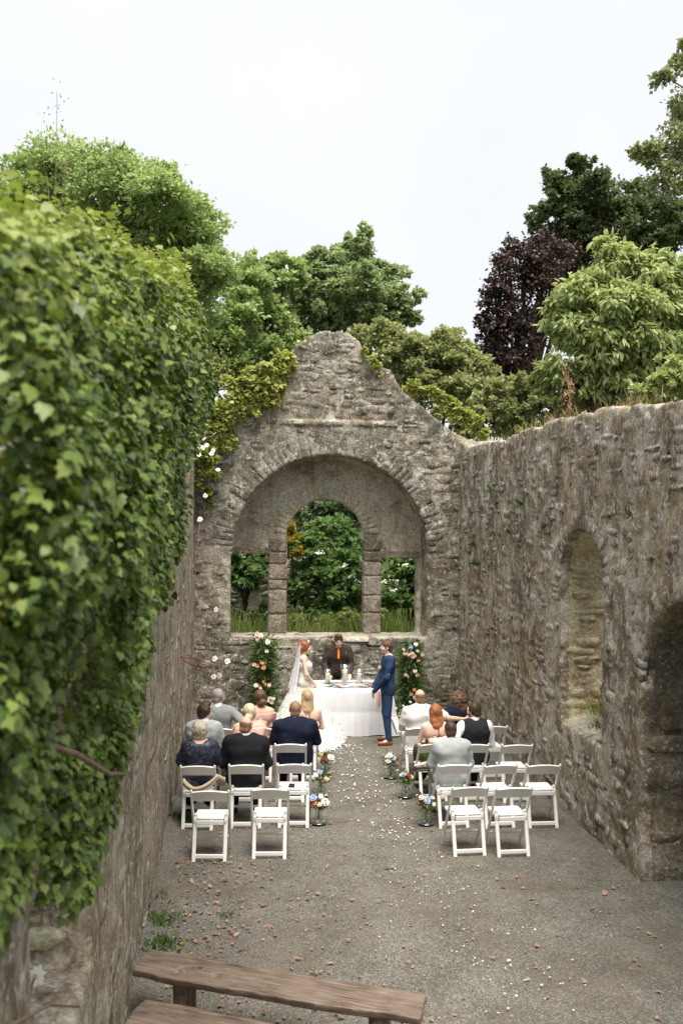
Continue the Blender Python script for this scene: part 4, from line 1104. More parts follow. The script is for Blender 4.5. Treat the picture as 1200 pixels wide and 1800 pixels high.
for i, (px, py, h, n, lab) in enumerate([(262, 1578, .16, 60, 'grass clump at the foot of the left wall, farthest of three'), (266, 1622, .2, 80, 'leafy weed clump at the foot of the left wall, middle of three'), (276, 1664, .18, 70, 'leafy weed clump at the left wall foot nearest the bench'), (395, 1608, .09, 22, 'small weed in the gravel behind the bench'), (305, 1535, .08, 18, 'tiny green weed in gravel below the left chairs'), (505, 1502, .08, 16, 'green weed beside the rear foot of an empty chair'), (318, 1440, .22, 40, 'green weed at the wall foot beside the left guests'), (1080, 1500, .09, 20, 'small weed at the foot of the brown wall'), (545, 1709, .06, 14, 'flat weed in the gravel beyond the bench end'), (385, 1243, .35, 50, 'leafy plant at the gable foot behind the grey suited guest'), (905, 1335, .2, 30, 'weed at the brown wall foot beside an empty chair')]):
    r = CAM_M.to_3x3() @ Vector(((px - 600) / FPX, (900 - py) / FPX, -1)); t = -3.78 / r.z
    tuft('ground_weed', lab, (r.x * t, r.y * t, .0), n * 4, h * .55, .09 if n > 30 else .05, 'fern', 120 + i, LANCE, 'weed', W=.7)
# bare twiggy shrub against the sky behind the gable shoulder
tw = empty('twiggy_shrub', at(372, 690, 20.6), 0, 'sparse yellowish twiggy shrub between the ivy and the gable', 'shrub')
rngw = np.random.default_rng(9)
mb = MB()
for q in range(26):
    a = rngw.normal(0, .15, 3) * [1, 1, 0]; d = unit(rngw.normal(size=3) * [.6, .3, .3] + [0, 0, .9]) * rngw.uniform(.3, .95)
    mb.tube([a, a + d * .5 + rngw.normal(0, .04, 3), a + d], [.01, .007, .003], 4)
mb.build('twigs', M['vine'], tw, True)['kind'] = 'stuff'
P = rngw.normal(size=(260, 3)) * [.3, .2, .28] + [0, 0, .42]
scatter('leaves', LEAF4, P, rngw.normal(size=(260, 3)), rngw.normal(size=(260, 3)), .05, M['creeper'], tw)
bt = empty('seeding_stalk', (-1.25, 7.0, 5.4), 0, 'tall brown dry stalk rising from the ivy against the sky', 'plant')
for q, (dx, dy, hh) in enumerate(((.0, 0, 1.35), (.07, .05, 1.05), (-.08, .1, .8))):
    mb = MB(); mb.tube([(0, 0, -.3), (dx * .4, dy, hh * .5), (dx, dy, hh)], [.004, .003, .002], 5); mb.build('stalk', M['vine'], bt, True)
P = np.column_stack([rngw.normal(0, .05, 70), rngw.normal(0, .05, 70), rngw.uniform(.55, 1.4, 70)])
scatter('seed_heads', LEAF4, P, rngw.normal(size=(70, 3)), rngw.normal(size=(70, 3)), .014, M['vine'], bt)

# ================================================================== FOLDING CHAIRS
def chair_meshes():
    d = {}
    W = M['white_resin']
    def fin(mb): 
        F = ([np.concatenate(mb.Q)] if mb.Q else []) + ([np.concatenate(mb.T)] if mb.T else [])
        return mesh('chair_part', np.concatenate(mb.V), F, W, False)
    for s, k in ((-1, 'pl'), (1, 'pr')):
        mb = MB(); mb.bar((s * .208, -.235, .785), (s * .208, .215, .0), .026, .036, (0, 1, 0), .007)
        mb.lathe([(0, -.012), (.013, -.012), (.013, .004), (.007, .012), (0, .012)], 8, (s * .208, -.238, .79)); d['front_leg', s] = fin(mb)
        mb = MB(); mb.bar((s * .173, -.10, .475), (s * .173, -.235, .0), .042, .034, (0, 1, 0), .008)
        mb.tube([(s * .173, -.118, .476), (s * .173, -.082, .480)], .021, 12); d['rear_leg', s] = fin(mb)
        mb = MB(); mb.bar((s * .172, -.15, .425), (s * .172, .2, .437), .03, .04, (0, 0, 1), .006); d['side_rail', s] = fin(mb)
    # arched, gently curved backrest
    u = np.linspace(-1, 1, 13); r = []
    for v, dz in ((0, 0), (1, 0)):
        pass
    prof = []
    for t in u:
        yb = -.165 - .03 * (1 - t * t); top = .778 + .022 * (1 - t * t); bot = .655 + .010 * (1 - t * t)
        for z, y in ((bot, yb), (bot + .008, yb - .012), (top - .01, yb - .012 - .07 * .95), (top, yb - .065), (top - .006, yb + .012 - .07 * .9), (bot + .006, yb + .012)):
            prof.append((t * .196, y, z))
    V = np.array(prof); n = 6; q = []
    for i in range(12):
        for k in range(n): q.append([i * n + k, i * n + (k + 1) % n, (i + 1) * n + (k + 1) % n, (i + 1) * n + k])
    q = [f[::-1] for f in q]
    caps = [[0, 1, 2, 5], [2, 3, 4, 5], [72, 77, 74, 73], [74, 77, 76, 75]]
    d['backrest', 0] = mesh('chair_part', V, np.array(q + caps), W, False)
    mb = MB(); mb.bar((-.152, -.163, .414), (.152, -.163, .414), .024, .05, (0, 0, 1), .006); d['seat_rail', 0] = fin(mb)
    mb = MB(); mb.bar((-.165, .205, .43), (.165, .205, .43), .024, .05, (0, 0, 1), .006); d['seat_rail', 1] = fin(mb)
    mb = MB(); mb.bar((-.156, -.222, .056), (.156, -.222, .056), .022, .046, (0, 0, 1), .006); d['stretcher', 0] = fin(mb)
    mb = MB(); mb.bar((-.196, .112, .18), (.196, .112, .18), .018, .028, (0, 0, 1), .005); d['stretcher', 1] = fin(mb)
    g = SDF((-.17, -.17, .43), (.17, .21, .475), .015)
    g.F[:] = 9; X, Y, Z = np.meshgrid(*g.ax, indexing='ij', sparse=True)
    q = np.sqrt(np.maximum(np.abs(X) - .135, 0) ** 2 + np.maximum(np.abs(Y - .02) - .15, 0) ** 2) - .02
    g.F = np.maximum(q, np.abs(Z - .450) - .012).astype(np.float32)
    V, Q = g.net(); d['seat', 0] = mesh('chair_part', V, Q, M['seat_pad'], True)
    return d
CH = chair_meshes()
def chair(x, y_back, rz, label, group='white folding chairs set out for the guests'):
    """y_back: depth of the top of the backrest"""
    rz = R_(rz)
    off = Matrix.Rotation(rz, 3, 'Z') @ Vector((0, .235, 0))
    root = empty('folding_chair', (x + off.x, y_back + off.y, 0), rz, label, 'chair', group)
    for (nm, _), me in CH.items(): link(nm, me, root)
    return root
CHAIRS = {}
for key, x, y, rz, lab in [
    ('L4a', -.234, 11.23, -5, 'empty white folding chair in the rear left row nearest the left wall'),
    ('L4b', .436, 11.27, -4, 'empty white folding chair in the rear left row nearest the aisle'),
    ('L3a', -.41, 12.38, -4, 'white folding chair with a beige shawl slung behind the woman in navy sequins'),
    ('L3b', .182, 12.40, -4, 'white folding chair under the bald man in the black suit'),
    ('L3c', .775, 12.40, -4, 'empty white folding chair with a small black booklet on its seat'),
    ('L2a', -.378, 13.49, -4, 'white folding chair under the dark haired young man in pale grey'),
    ('L2b', .199, 13.50, -4, 'white folding chair under the blonde woman with the low bun'),
    ('L2c', .795, 13.52, -4, 'white folding chair under the broad man in the navy suit'),
    ('L1a', -.191, 14.59, -4, 'white folding chair under the grey haired man in the grey suit'),
    ('L1b', .394, 14.60, -4, 'white folding chair under the woman in the pink off-shoulder dress'),
    ('L1c', 1.043, 14.61, -4, 'white folding chair under the long haired blonde by the bride'),
    ('R4a', 2.724, 11.20, 3, 'empty white folding chair in the rear right row nearest the aisle'),
    ('R4b', 3.221, 11.14, 2, 'empty white folding chair in the rear right row nearest the wall'),
    ('R3a', 2.775, 12.25, 3, 'white folding chair under the boy in the light grey jacket'),
    ('R3b', 3.352, 12.20, 4, 'empty white folding chair just right of the boy in light grey'),
    ('R3c', 3.897, 12.17, 0, 'empty white folding chair nearest the brown wall in the third row'),
    ('R2a', 2.756, 13.42, 3, 'white folding chair under the red haired woman'),
    ('R2b', 3.292, 13.36, 2, 'white folding chair under the man in the dark waistcoat'),
    ('R2c', 3.882, 13.30, 1, 'empty white folding chair beside the man in the dark waistcoat'),
    ('R1a', 2.754, 14.48, 3, 'white folding chair under the bald man in the white T-shirt'),
    ('R1b', 3.294, 14.53, 2, 'white folding chair under the curly haired woman in navy'),
    ('R1c', 3.872, 14.54, 1, 'empty white folding chair with a white sheet on its seat in the front right row')]:
    CHAIRS[key] = chair(x, y, rz, lab)

# ================================================================== PEOPLE
def cloth(name, col, rough=.85, sheen=.0, nscale=14, namp=.12, bump=.25, bscale=120): return plain(name, col, rough, .15, nscale, namp, bump, bscale, 0, sheen)
M['skin'] = plain('fair_skin', (.74, .50, .39), .55, .3, 9, .07)
M['skin_tan'] = plain('sunned_skin', (.66, .40, .29), .55, .3, 9, .07)
M['lip'] = plain('lips', (.45, .16, .13), .5, .3)
M['eye_white'] = plain('eye_white', (.75, .73, .7), .3, .4)
M['iris'] = plain('iris', (.05, .04, .035), .3, .4)
M['navy'] = cloth('navy_suit_wool', (.010, .014, .030))
M['blue'] = cloth('blue_suit_wool', (.022, .048, .105))
M['black'] = cloth('black_suit_wool', (.014, .014, .017))
M['grey'] = cloth('grey_suit_wool', (.23, .245, .245))
M['pale_grey'] = cloth('pale_grey_suit_wool', (.36, .38, .375))
M['tweed'] = cloth('brown_tweed', (.045, .034, .028), nscale=60, namp=.3)
M['charcoal'] = cloth('charcoal_waistcoat', (.02, .023, .024))
M['white_cloth'] = cloth('white_cotton', (.72, .72, .73), namp=.03)
M['pink'] = cloth('pink_crepe', (.72, .44, .38), nscale=30, namp=.1)
M['rose_lace'] = cloth('rose_lace', (.55, .34, .31), nscale=70, namp=.25, bump=.6, bscale=80)
M['green_vel'] = cloth('dark_green_cloth', (.045, .075, .018))
M['ivory'] = cloth('ivory_satin', (.76, .73, .67), .45, nscale=20, namp=.03)
M['organza'] = leaf_mat('ivory_organza', [(0, (.72, .70, .655)), (1, (.79, .775, .73))], .3, .8, .1)
M['brown_shoe'] = plain('tan_leather', (.20, .065, .03), .35, .5, 12, .2)
M['dark_shoe'] = plain('dark_brown_leather', (.06, .035, .028), .35, .5)
M['black_shoe'] = plain('black_leather', (.012, .012, .012), .35, .5)
M['white_shoe'] = plain('white_canvas', (.74, .73, .69), .7, .2)
M['orange'] = plain('orange_silk', (.80, .24, .02), .5, .4)
M['beige'] = cloth('beige_shawl', (.52, .42, .30))
def sequin_mat():
    m, n, l, b = nodes_of('navy_sequins')
    pos = n.new('ShaderNodeTexCoord').outputs['Object']
    v = n.new('ShaderNodeTexVoronoi'); v.inputs['Scale'].default_value = 130; l.new(pos, v.inputs['Vector'])
    sep = n.new('ShaderNodeSeparateColor'); l.new(v.outputs['Color'], sep.inputs['Color'])
    l.new(_ramp(n, l, sep.outputs['Red'], [(0, (.007, .010, .024)), (.88, (.010, .015, .034)), (.95, (.08, .11, .19)), (1, (.30, .36, .48))]), b.inputs['Base Color'])  # rare bright cells paint the sequins' sparkle into the colour
    b.inputs['Roughness'].default_value = .4
    _bump(n, l, b, sep.outputs['Green'], .6, .01)
    return m
M['sequin'] = sequin_mat()
M['hair_grey'] = hair_mat('grey_hair', (.16, .15, .14), (.42, .40, .38))
M['hair_brown'] = hair_mat('dark_brown_hair', (.03, .017, .011), (.085, .05, .032))
M['hair_mid'] = hair_mat('mid_brown_hair', (.05, .027, .015), (.15, .085, .048))
M['hair_gold'] = hair_mat('golden_blonde_hair', (.20, .12, .06), (.55, .40, .23))
M['hair_pale'] = hair_mat('pale_blonde_hair', (.38, .29, .18), (.72, .62, .45))
M['hair_silver'] = hair_mat('silver_blonde_hair', (.28, .23, .17), (.62, .55, .45))
M['hair_red'] = hair_mat('auburn_hair', (.16, .045, .016), (.42, .16, .06))
M['hair_copper'] = hair_mat('copper_hair', (.15, .045, .02), (.36, .13, .06))
M['hair_crop'] = hair_mat('cropped_reddish_hair', (.16, .09, .055), (.34, .2, .13))
M['hair_curl'] = hair_mat('chestnut_curls', (.04, .022, .013), (.19, .11, .062))
M['veil'] = None
def veil_mat():
    m, n, l, b = nodes_of('white_tulle')
    b.inputs['Base Color'].default_value = (.86, .86, .9, 1); b.inputs['Roughness'].default_value = .9
    t = n.new('ShaderNodeBsdfTransparent'); x = n.new('ShaderNodeMixShader'); x.inputs[0].default_value = .62
    l.new(t.outputs[0], x.inputs[1]); l.new(b.outputs[0], x.inputs[2]); l.new(x.outputs[0], n['Material Output'].inputs['Surface'])
    return m
M['veil'] = veil_mat()

A_ = lambda *v: np.array(v, float)
def seat_pose(s=1., sh=.19, lean=0., cross=None, toe_up=False):
    z = lambda q: .555 + q * s
    J = dict(P=A_(0, .0, .565), W=A_(0, -.025 + lean * .3, z(.17)), C=A_(0, -.03 + lean * .7, z(.36)), N=A_(0, -.025 + lean, z(.50)), H=A_(0, .015 + lean * 1.15, z(.645)))
    for k, q in (('L', -1), ('R', 1)):
        J['S' + k] = A_(q * sh, -.035 + lean * .9, z(.445)); J['E' + k] = A_(q * (sh + .065), .03 + lean, z(.175)); J['W' + k] = A_(q * .10, .26, .69)
        J['H' + k] = A_(q * .09, .04, .548); J['K' + k] = A_(q * .12, .46, .545); J['A' + k] = A_(q * .13, .44, .085); J['T' + k] = A_(q * .15, .60, .03)
    if cross:      # that leg's ankle rests on the other knee
        q = -1 if cross == 'L' else 1; k = cross
        J['K' + k] = A_(q * .26, .42, .62); J['A' + k] = A_(-q * .20, .42, .635); J['T' + k] = J['A' + k] + (A_(-q * .05, .05, .16) if toe_up else A_(-q * .17, .02, -.03))
    return J
def stand_pose(s=1., sh=.19):
    J = dict(P=A_(0, 0, .96), W=A_(0, .005, 1.11), C=A_(0, -.005, 1.29), N=A_(0, -.015, 1.45), H=A_(0, .02, 1.605))
    for k, q in (('L', -1), ('R', 1)):
        J['S' + k] = A_(q * sh, -.02, 1.405); J['E' + k] = A_(q * (sh + .05), -.04, 1.13); J['W' + k] = A_(q * (sh + .04), .06, .89)
        J['H' + k] = A_(q * .09, 0, .93); J['K' + k] = A_(q * .10, .015, .5); J['A' + k] = A_(q * .11, -.02, .085); J['T' + k] = A_(q * .14, .15, .03)
    return {k: v * s for k, v in J.items()}

def torso(g, J, w, dr, fem, low=True):
    ax = unit(J['SR'] - J['SL'])
    e = lambda p, q: (J[p] - ax * q, J[p] + ax * q)
    g.cap(*e('P', .085 * w), .112 * w + dr, k=.0)
    g.cap(*e('W', (.045 if fem else .07) * w), (.092 if fem else .105) * w + dr, k=.07)
    g.cap(*e('C', .085 * w), (.10 if fem else .115) * w + dr, k=.07)
    sl, sr = J['SL'] + ax * .035, J['SR'] - ax * .035
    g.cap(sl, sr, .056 + dr * .8, k=.06)
    g.cap(J['C'] + (J['N'] - J['C']) * .55 - ax * .06, J['C'] + (J['N'] - J['C']) * .55 + ax * .06, .085 * w + dr, k=.05)
    if fem:
        f = np.cross([0, 0, 1.], ax)
        for q in (-1, 1): g.ell(J['C'] + ax * q * .065 + f * .085 - A_(0, 0, .015), A_(.06, .055, .06) + dr, k=.03)
def arm(g, J, k, w, dr, fem, upto=1.0, fore=True):
    a = .82 if fem else 1.
    S, E, W = J['S' + k], J['E' + k], J['W' + k]
    if upto < 1:
        g.cap(S, S + (E - S) * upto, .052 * a * w + dr, .046 * a * w + dr * 1.3, k=.03); return
    g.cap(S, E, .052 * a * w + dr, .041 * a + dr, k=.03)
    if fore: g.cap(E, E + (W - E) * (fore if fore is not True else 1), .041 * a + dr, .027 + dr, k=.02)
def leg(g, J, k, w, dr, fem):
    g.cap(J['H' + k], J['K' + k], .086 * w + dr, .058 + dr, k=.03)
    g.cap(J['K' + k], J['A' + k], .056 + dr, .036 + dr, k=.02)
def bounds(J, pad=.24):
    a = np.array(list(J.values())); return a.min(0) - pad, a.max(0) + pad

def hand(W, d, nrm, curl, thumb, sc_=1.):
    """palm, four jointed fingers of different lengths and a thumb leaving the palm's side"""
    d = unit(np.array(d, float)); nrm = unit(nrm - d * (np.array(nrm) @ d)); s = np.cross(d, nrm) * thumb
    g = SDF(W - .15, W + .15, .0084)
    g.cap(W - d * .02, W + d * .03, .024, .024, k=0)
    for q in (-.026, -.009, .009, .026): g.cap(W + d * .02 + s * q * .7, W + d * .082 + s * q, .0135, .0115, k=.012)
    for q, L in ((.028, .066), (.0095, .076), (-.0095, .071), (-.028, .056)):
        p = W + d * .084 + s * q; v = d
        for j, f in enumerate((.45, .32, .23)):
            ang = curl * (.5, 1.0, .8)[j]
            v = unit(v * math.cos(ang) + nrm * math.sin(ang))
            e = p + v * L * f; g.cap(p, e, .0088 - .0007 * j, .0082 - .0007 * j, k=.003); p = e
    p = W + d * .025 + s * .022; v = unit(d * .65 + s * .75 + nrm * .25)
    e = p + v * .042; g.cap(p, e, .013, .0105, k=.01)
    v = unit(d * .85 + s * .25 + nrm * .45); g.cap(e, e + v * .03, .010, .008, k=.004)
    return g.net()

def head_rot(yaw, pitch, tilt=0.):
    return np.array(Matrix.Rotation(R_(yaw), 3, 'Z') @ Matrix.Rotation(R_(pitch), 3, 'X') @ Matrix.Rotation(R_(tilt), 3, 'Y'))

def make_person(label, loc, rz, J, skin='skin', hair=None, w=1., fem=False, wear=(), yaw=0, pitch=0, tilt=0, hands=None, beard=None, group=None, hs=1.):
    root = empty('person', loc, R_(rz), label, 'person', group)
    h = .018
    # ---- body: one continuous skin surface, head to feet
    g = SDF(*bounds(J), h)
    torso(g, J, w, 0, fem)
    for k in 'LR':
        arm(g, J, k, w, 0, fem); leg(g, J, k, w, 0, fem)
        g.cap(J['A' + k], J['T' + k], .036, .024, k=.02)
    RH = head_rot(yaw, pitch, tilt); Hc = J['H']
    hp = lambda *p: Hc + RH @ (np.array(p, float) * hs)
    g.cap(J['N'] - A_(0, 0, .03), hp(0, -.012, -.04), .058 if not fem else .047, .054 if not fem else .044, k=.04)
    B = SDF(Hc - .2, Hc + .2, .0088)
    B.ell(hp(0, -.012, .022), A_(.073, .092, .088) * hs, RH.T, 0)
    B.ell(hp(0, .028, -.028), A_(.058, .068, .084) * hs, RH.T, .03)
    B.ell(hp(0, .062, -.088), A_(.028, .022, .02) * hs, RH.T, .025)
    B.cap(hp(0, -.012, -.05), J['N'] + (Hc - J['N']) * .15, .052 if not fem else .043, .056 if not fem else .045, k=.03)
    B.cap(hp(0, .094, .008), hp(0, .113, -.026), .008, .0125, k=.014)
    for q in (-1, 1):
        B.ell(hp(q * .031, .098, .008), A_(.017, .012, .011), RH.T, 0, True)
        B.ell(hp(q * .074, -.002, -.012), A_(.010, .02, .031) * hs, RH.T, .006)
        B.cap(hp(q * .014, .094, .026), hp(q * .046, .084, .024), .007, .005, k=.012)
        B.ell(hp(q * .04, .068, -.035), A_(.024, .02, .024), RH.T, .02)
    B.ell(hp(0, .089, -.054), A_(.022, .010, .005), RH.T, .008); B.ell(hp(0, .086, -.065), A_(.018, .010, .006), RH.T, .008)
    Vb, Qb = g.net(); Vh, Qh = B.net()
    lipc = np.array(hp(0, .095, -.059)); fc = Vh[Qh].mean(1)
    lip = (np.linalg.norm(((fc - lipc) @ RH) / A_(.021, .03, .011), axis=1) < 1)
    V, F, mi = [Vb, Vh], [Qb, Qh + len(Vb)], [np.zeros(len(Qb)), lip.astype(int)]
    n0 = len(Vb) + len(Vh)
    hd = hands or {}
    for k, q in (('L', -1), ('R', 1)):
        d, nr, cu = hd.get(k, (J['W' + k] - J['E' + k], A_(0, -.2, -1), .5))
        v, f = hand(J['W' + k], d, np.array(nr, float), cu, q if not hd.get('flip') else -q)
        V.append(v); F.append(f + n0); mi.append(np.zeros(len(f))); n0 += len(v)
    eb = MB()
    for q in (-1, 1):
        for r, off, mt in ((.0125, .083, 2), (.0065, .0915, 3)):
            th = np.linspace(0, math.pi, 6); prof = [(r * math.sin(t), -r * math.cos(t)) for t in th]
            m2 = MB(); m2.lathe(prof, 8); v = m2.V[0] + hp(q * .031, off, .008); f = m2.Q[0]
            V.append(v); F.append(f + n0); mi.append(np.full(len(f), mt)); n0 += len(v)
    obj('body', np.concatenate(V), np.concatenate(F), [M[skin], M['lip'], M['eye_white'], M['iris']], root, True, np.concatenate(mi))
    if fem:
        pass
    # brows
    if hair and abs(yaw) > 20 or pitch < -10 or rz:
        for q in (-1, 1):
            mb = MB(); mb.tube([hp(q * .016, .099, .028), hp(q * .032, .099, .034), hp(q * .047, .089, .028)], [.003, .004, .002], 5); mb.build('eyebrow', M[hair[1]] if hair else M['iris'], root, True)
    # ---- hair
    if hair:
        st, mt = hair[0], M[hair[1]]
        g = SDF(Hc - A_(.26, .26, .52 if st in ('long', 'half') else .26), Hc + .26, .0105)
        t = {'buzz': .004, 'bald': .003, 'short': .012, 'quiff': .013}.get(st, .016)
        g.ell(hp(0, -.014, .024), A_(.073 + t, .092 + t, .088 + t) * hs, RH.T, 0)
        if st in ('short', 'quiff', 'buzz', 'bald'): g.cap(hp(-.03, -.062, -.05), hp(.03, -.062, -.05), .036, k=.03)
        n_ = RH @ A_(0, .62, -.78); g.plane(hp(0, -.0, -.03 if st in ('short', 'quiff', 'buzz', 'bald') else -.045) + RH @ A_(0, .014, 0), n_)
        if st == 'bald':
            g.plane(hp(0, 0, .035), RH @ A_(0, .25, 1))
        if st == 'quiff':
            g.ell(hp(0, .055, .102), A_(.055, .04, .028), RH.T, .03); g.ell(hp(.02, .02, .112), A_(.05, .06, .022), RH.T, .03)
        if st in ('updo', 'bob', 'curly', 'long', 'half'):
            for q in (-1, 1): g.ell(hp(q * .066, -.005, -.01), A_(.022, .05, .055), RH.T, .02)
        if st == 'updo':
            g.ell(hp(0, -.03, .04), A_(.082, .09, .085), RH.T, .02)
            g.ell(hp(.02, -.115, -.05), A_(.058, .045, .05), RH.T, .02); g.ell(hp(-.02, -.11, -.065), A_(.04, .035, .035), RH.T, .015)
            g.cap(hp(-.06, -.05, -.03), hp(.03, -.105, -.03), .022, k=.015); g.cap(hp(.065, -.05, -.02), hp(0, -.11, -.02), .022, k=.015)
        if st == 'bob':
            g.ell(hp(0, -.04, .01), A_(.105, .105, .105), RH.T, .03)
            for q in np.linspace(-1, 1, 7): g.ell(hp(q * .085, -.085 + .06 * q * q, -.075), A_(.03, .03, .04), RH.T, .012)
        if st == 'curly':
            g.ell(hp(0, -.035, -.02), A_(.125, .115, .13), RH.T, .03); g.ell(hp(0, -.06, -.12), A_(.13, .085, .09), RH.T, .03)
        if st in ('long', 'half'):
            L = hair[2] if len(hair) > 2 else .30
            bk = -.085
            for q in np.linspace(-1, 1, 6):
                a, m_, b_ = hp(q * .062, bk + .02, .0), Hc + A_(q * .075, bk - .035 + .02 * q * q, -.17), Hc + A_(q * .062 + .012 * math.sin(q * 9), bk - .045, -L - .05 + .05 * q * q)
                g.cap(a, m_, .030, .027, k=.018); g.cap(m_, b_, .027, .012, k=.018)
        amp = {'curly': .016, 'bob': .010, 'half': .008, 'long': .004, 'updo': .005, 'quiff': .006, 'short': .0045, 'buzz': .0025}.get(st, .0015)
        fr = {'curly': (38, 38, 38), 'bob': (34, 34, 34), 'half': (45, 45, 16), 'long': (60, 60, 6)}.get(st, (55, 55, 20))
        g.noise(amp, fr, 3, 2)
        if st not in ('curly',):
            g.ell(hp(0, .105, -.045), A_(.058, .075, .078), RH.T, 0, True)
        else: g.ell(hp(0, .12, -.03), A_(.07, .08, .09), RH.T, 0, True)
        obj('hair', *g.net(), mt, root)
    if beard:
        g = SDF(Hc - .2, Hc + .2, .008)
        g.ell(hp(0, .028, -.03), A_(.0605, .071, .087), RH.T, 0); g.ell(hp(0, .062, -.088), A_(.032, .026, .024), RH.T, .025)
        g.plane(hp(0, 0, -.035), RH @ A_(0, .25, 1)); g.ell(hp(0, .1, -.045), A_(.024, .03, .022), RH.T, 0, True)
        obj('beard', *g.net(), M[beard], root)
    # ---- clothes, each a garment of its own
    up = J['N'] - J['P']; seated = J['KL'][2] > J['HL'][2] - .2
    for it in wear:
        kind, mt = it[0], M[it[1]]; op = it[2] if len(it) > 2 else {}
        if kind in ('jacket', 'shirt', 'tshirt', 'waistcoat', 'top'):
            dr = {'jacket': .026, 'shirt': .014, 'tshirt': .018, 'waistcoat': .020, 'top': .012}[kind] + op.get('dr', 0)
            g = SDF(*bounds({k: v for k, v in J.items() if k[0] not in 'KAT'}, .25), h)
            torso(g, J, w, dr, fem)
            if kind == 'jacket':
                for k in 'LR': arm(g, J, k, w, dr - .006, fem, 1., .93)
                for k, q in (('L', -1), ('R', 1)):
                    g.cap(J['H' + k], J['H' + k] + (J['K' + k] - J['H' + k]) * (.22 if seated else .16), .098 * w + dr * .6, .095 * w + dr * .6, k=.05)
            elif kind in ('shirt', 'tshirt'):
                for k in 'LR': arm(g, J, k, w, dr, fem, op.get('sleeve', .55 if kind == 'tshirt' else 1.))
            elif kind == 'top' and op.get('sleeve'):
                for k in 'LR': arm(g, J, k, w, dr, fem, op['sleeve'])
            elif kind == 'waistcoat':
                for k, q in (('L', -1), ('R', 1)): g.ell(J['S' + k] + A_(q * .03, 0, 0), (.055, .12, .11), None, 0, True)
            nk = op.get('neck', .066)
            g.noise(op.get('fold', .014), (6.5, 6.5, 9), rz * .1 + loc[0], 2)
            g.cap(J['N'] + A_(0, .01, .0), hp(0, 0, 0), nk, nk, cut=True)
            if 'vneck' in op:      # open front between the lapels
                f = A_(0, 1, 0)
                g.cap(J['N'] + f * .13, J['C'] + f * .17 - A_(0, 0, .08), .06, .012, cut=True)
            if 'line' in op: g.plane(J['C'] + A_(0, 0, op['line']), (0, op.get('slope', 0), 1))
            if 'hem' in op: g.plane((0, 0, op['hem']), (0, 0, -1))
            obj(kind, *g.net(), mt, root)
        elif kind in ('trousers', 'shorts'):
            g = SDF(*bounds({k: v for k, v in J.items() if k[0] in 'PWHKAT'} , .2), h)
            ax = unit(J['SR'] - J['SL'])
            g.cap(J['P'] - ax * .085 * w, J['P'] + ax * .085 * w, .118 * w, k=0)
            for k in 'LR':
                g.cap(J['H' + k], J['K' + k], .090 * w + .010, .064 + .012, k=.03)
                if kind == 'trousers': g.cap(J['K' + k], J['A' + k] + (J['K' + k] - J['A' + k]) * .06, .062 + .01, .052, k=.02)
            g.noise(.006, (10, 10, 7), loc[0], 2)
            g.plane(J['W'], (0, 0, 1))
            obj(kind, *g.net(), mt, root)
        elif kind == 'skirt':
            g = SDF(*bounds({k: v for k, v in J.items() if k[0] in 'PWHKAT'}, .22), h)
            g.cap(J['P'] - A_(.085, 0, 0), J['P'] + A_(.085, 0, 0), .122 * w, k=0)
            for k in 'LR': g.cap(J['H' + k], J['K' + k], .10 * w, .085, k=.09); g.cap(J['K' + k], J['K' + k] + (J['A' + k] - J['K' + k]) * .75, .085, .10, k=.09)
            g.cap((J['HL'] + J['HR']) / 2, (J['KL'] + J['KR']) / 2, .1, .085, k=.06)
            g.noise(.010, (9, 9, 5), loc[0], 2); g.plane(J['W'], (0, 0, 1))
            obj('skirt', *g.net(), mt, root)
        elif kind == 'collar':
            g = SDF(J['N'] - .16, J['N'] + .16, .008)
            u = unit(Hc - J['N'])
            g.cap(J['N'] + u * op.get('lo', .0), J['N'] + u * .036, .073, .063, k=0); g.noise(.002, (20, 20, 20))
            g.plane(J['N'] + u * .05, u)
            obj('collar', *g.net(), mt, root)
        elif kind == 'shoes':
            for k in 'LR':
                A, T = J['A' + k], J['T' + k]
                g = SDF(np.minimum(A, T) - .13, np.maximum(A, T) + .13, .0125)
                v = T - A; dn = A_(0, 0, -1) if op.get('cross') != k else A_(*op['dn'])
                f = unit(v - dn * (v @ dn)); hl = A + dn * .045
                g.cap(hl - f * .035, hl + f * .05, .038, .040, k=0); g.cap(hl + f * .05, hl + f * .165, .042, .034, k=.02); g.cap(A + dn * .0, hl, .043, .04, k=.02)
                g.plane(hl + dn * .036, dn)
                obj('shoe', *g.net(), mt, root)
                mb = MB(); sd = np.cross(f, dn)
                mb.add(np.array([hl + dn * zz + f * (a) + sd * b for zz in (.030, .043) for a, b in ((-.07, -.02), (-.07, .02), (-.02, .036), (.08, .042), (.16, .034), (.2, .0), (.16, -.034), (.08, -.042), (-.02, -.036))]),
                       [[i, (i + 1) % 9, 9 + (i + 1) % 9, 9 + i] for i in range(9)], [[9, 9 + i, 10 + i] for i in range(1, 8)] + [[0, i + 1, i] for i in range(1, 8)])
                mb.build('shoe_sole', M[op.get('sole', it[1])], root)
        elif kind == 'tie':
            f = A_(0, 1, 0); c = J['C'] + A_(0, .115 * w + .035, 0); n_ = J['N'] + A_(0, .085, -.015)
            mb = MB(); mb.tube([n_ + A_(0, 0, .012), n_ - A_(0, -.008, .025)], [.016, .012], 6)
            for a, b, wa, wb in ((n_ - A_(0, -.008, .02), c - A_(0, 0, .06), .022, .042),): mb.bar(a, b, .042, .008, f, .002)
            mb.build('tie', mt, root)
        elif kind == 'glasses':
            mb = MB()
            for q in (-1, 1):
                a = np.linspace(0, 2 * math.pi, 13)
                mb.tube(np.array([hp(q * .032 + .022 * math.cos(x), .108, .006 + .018 * math.sin(x)) for x in a]), .0022, 5, False)
                mb.tube([hp(q * .054, .106, .01), hp(q * .078, .05, .008), hp(q * .08, -.0, .004)], .0022, 5)
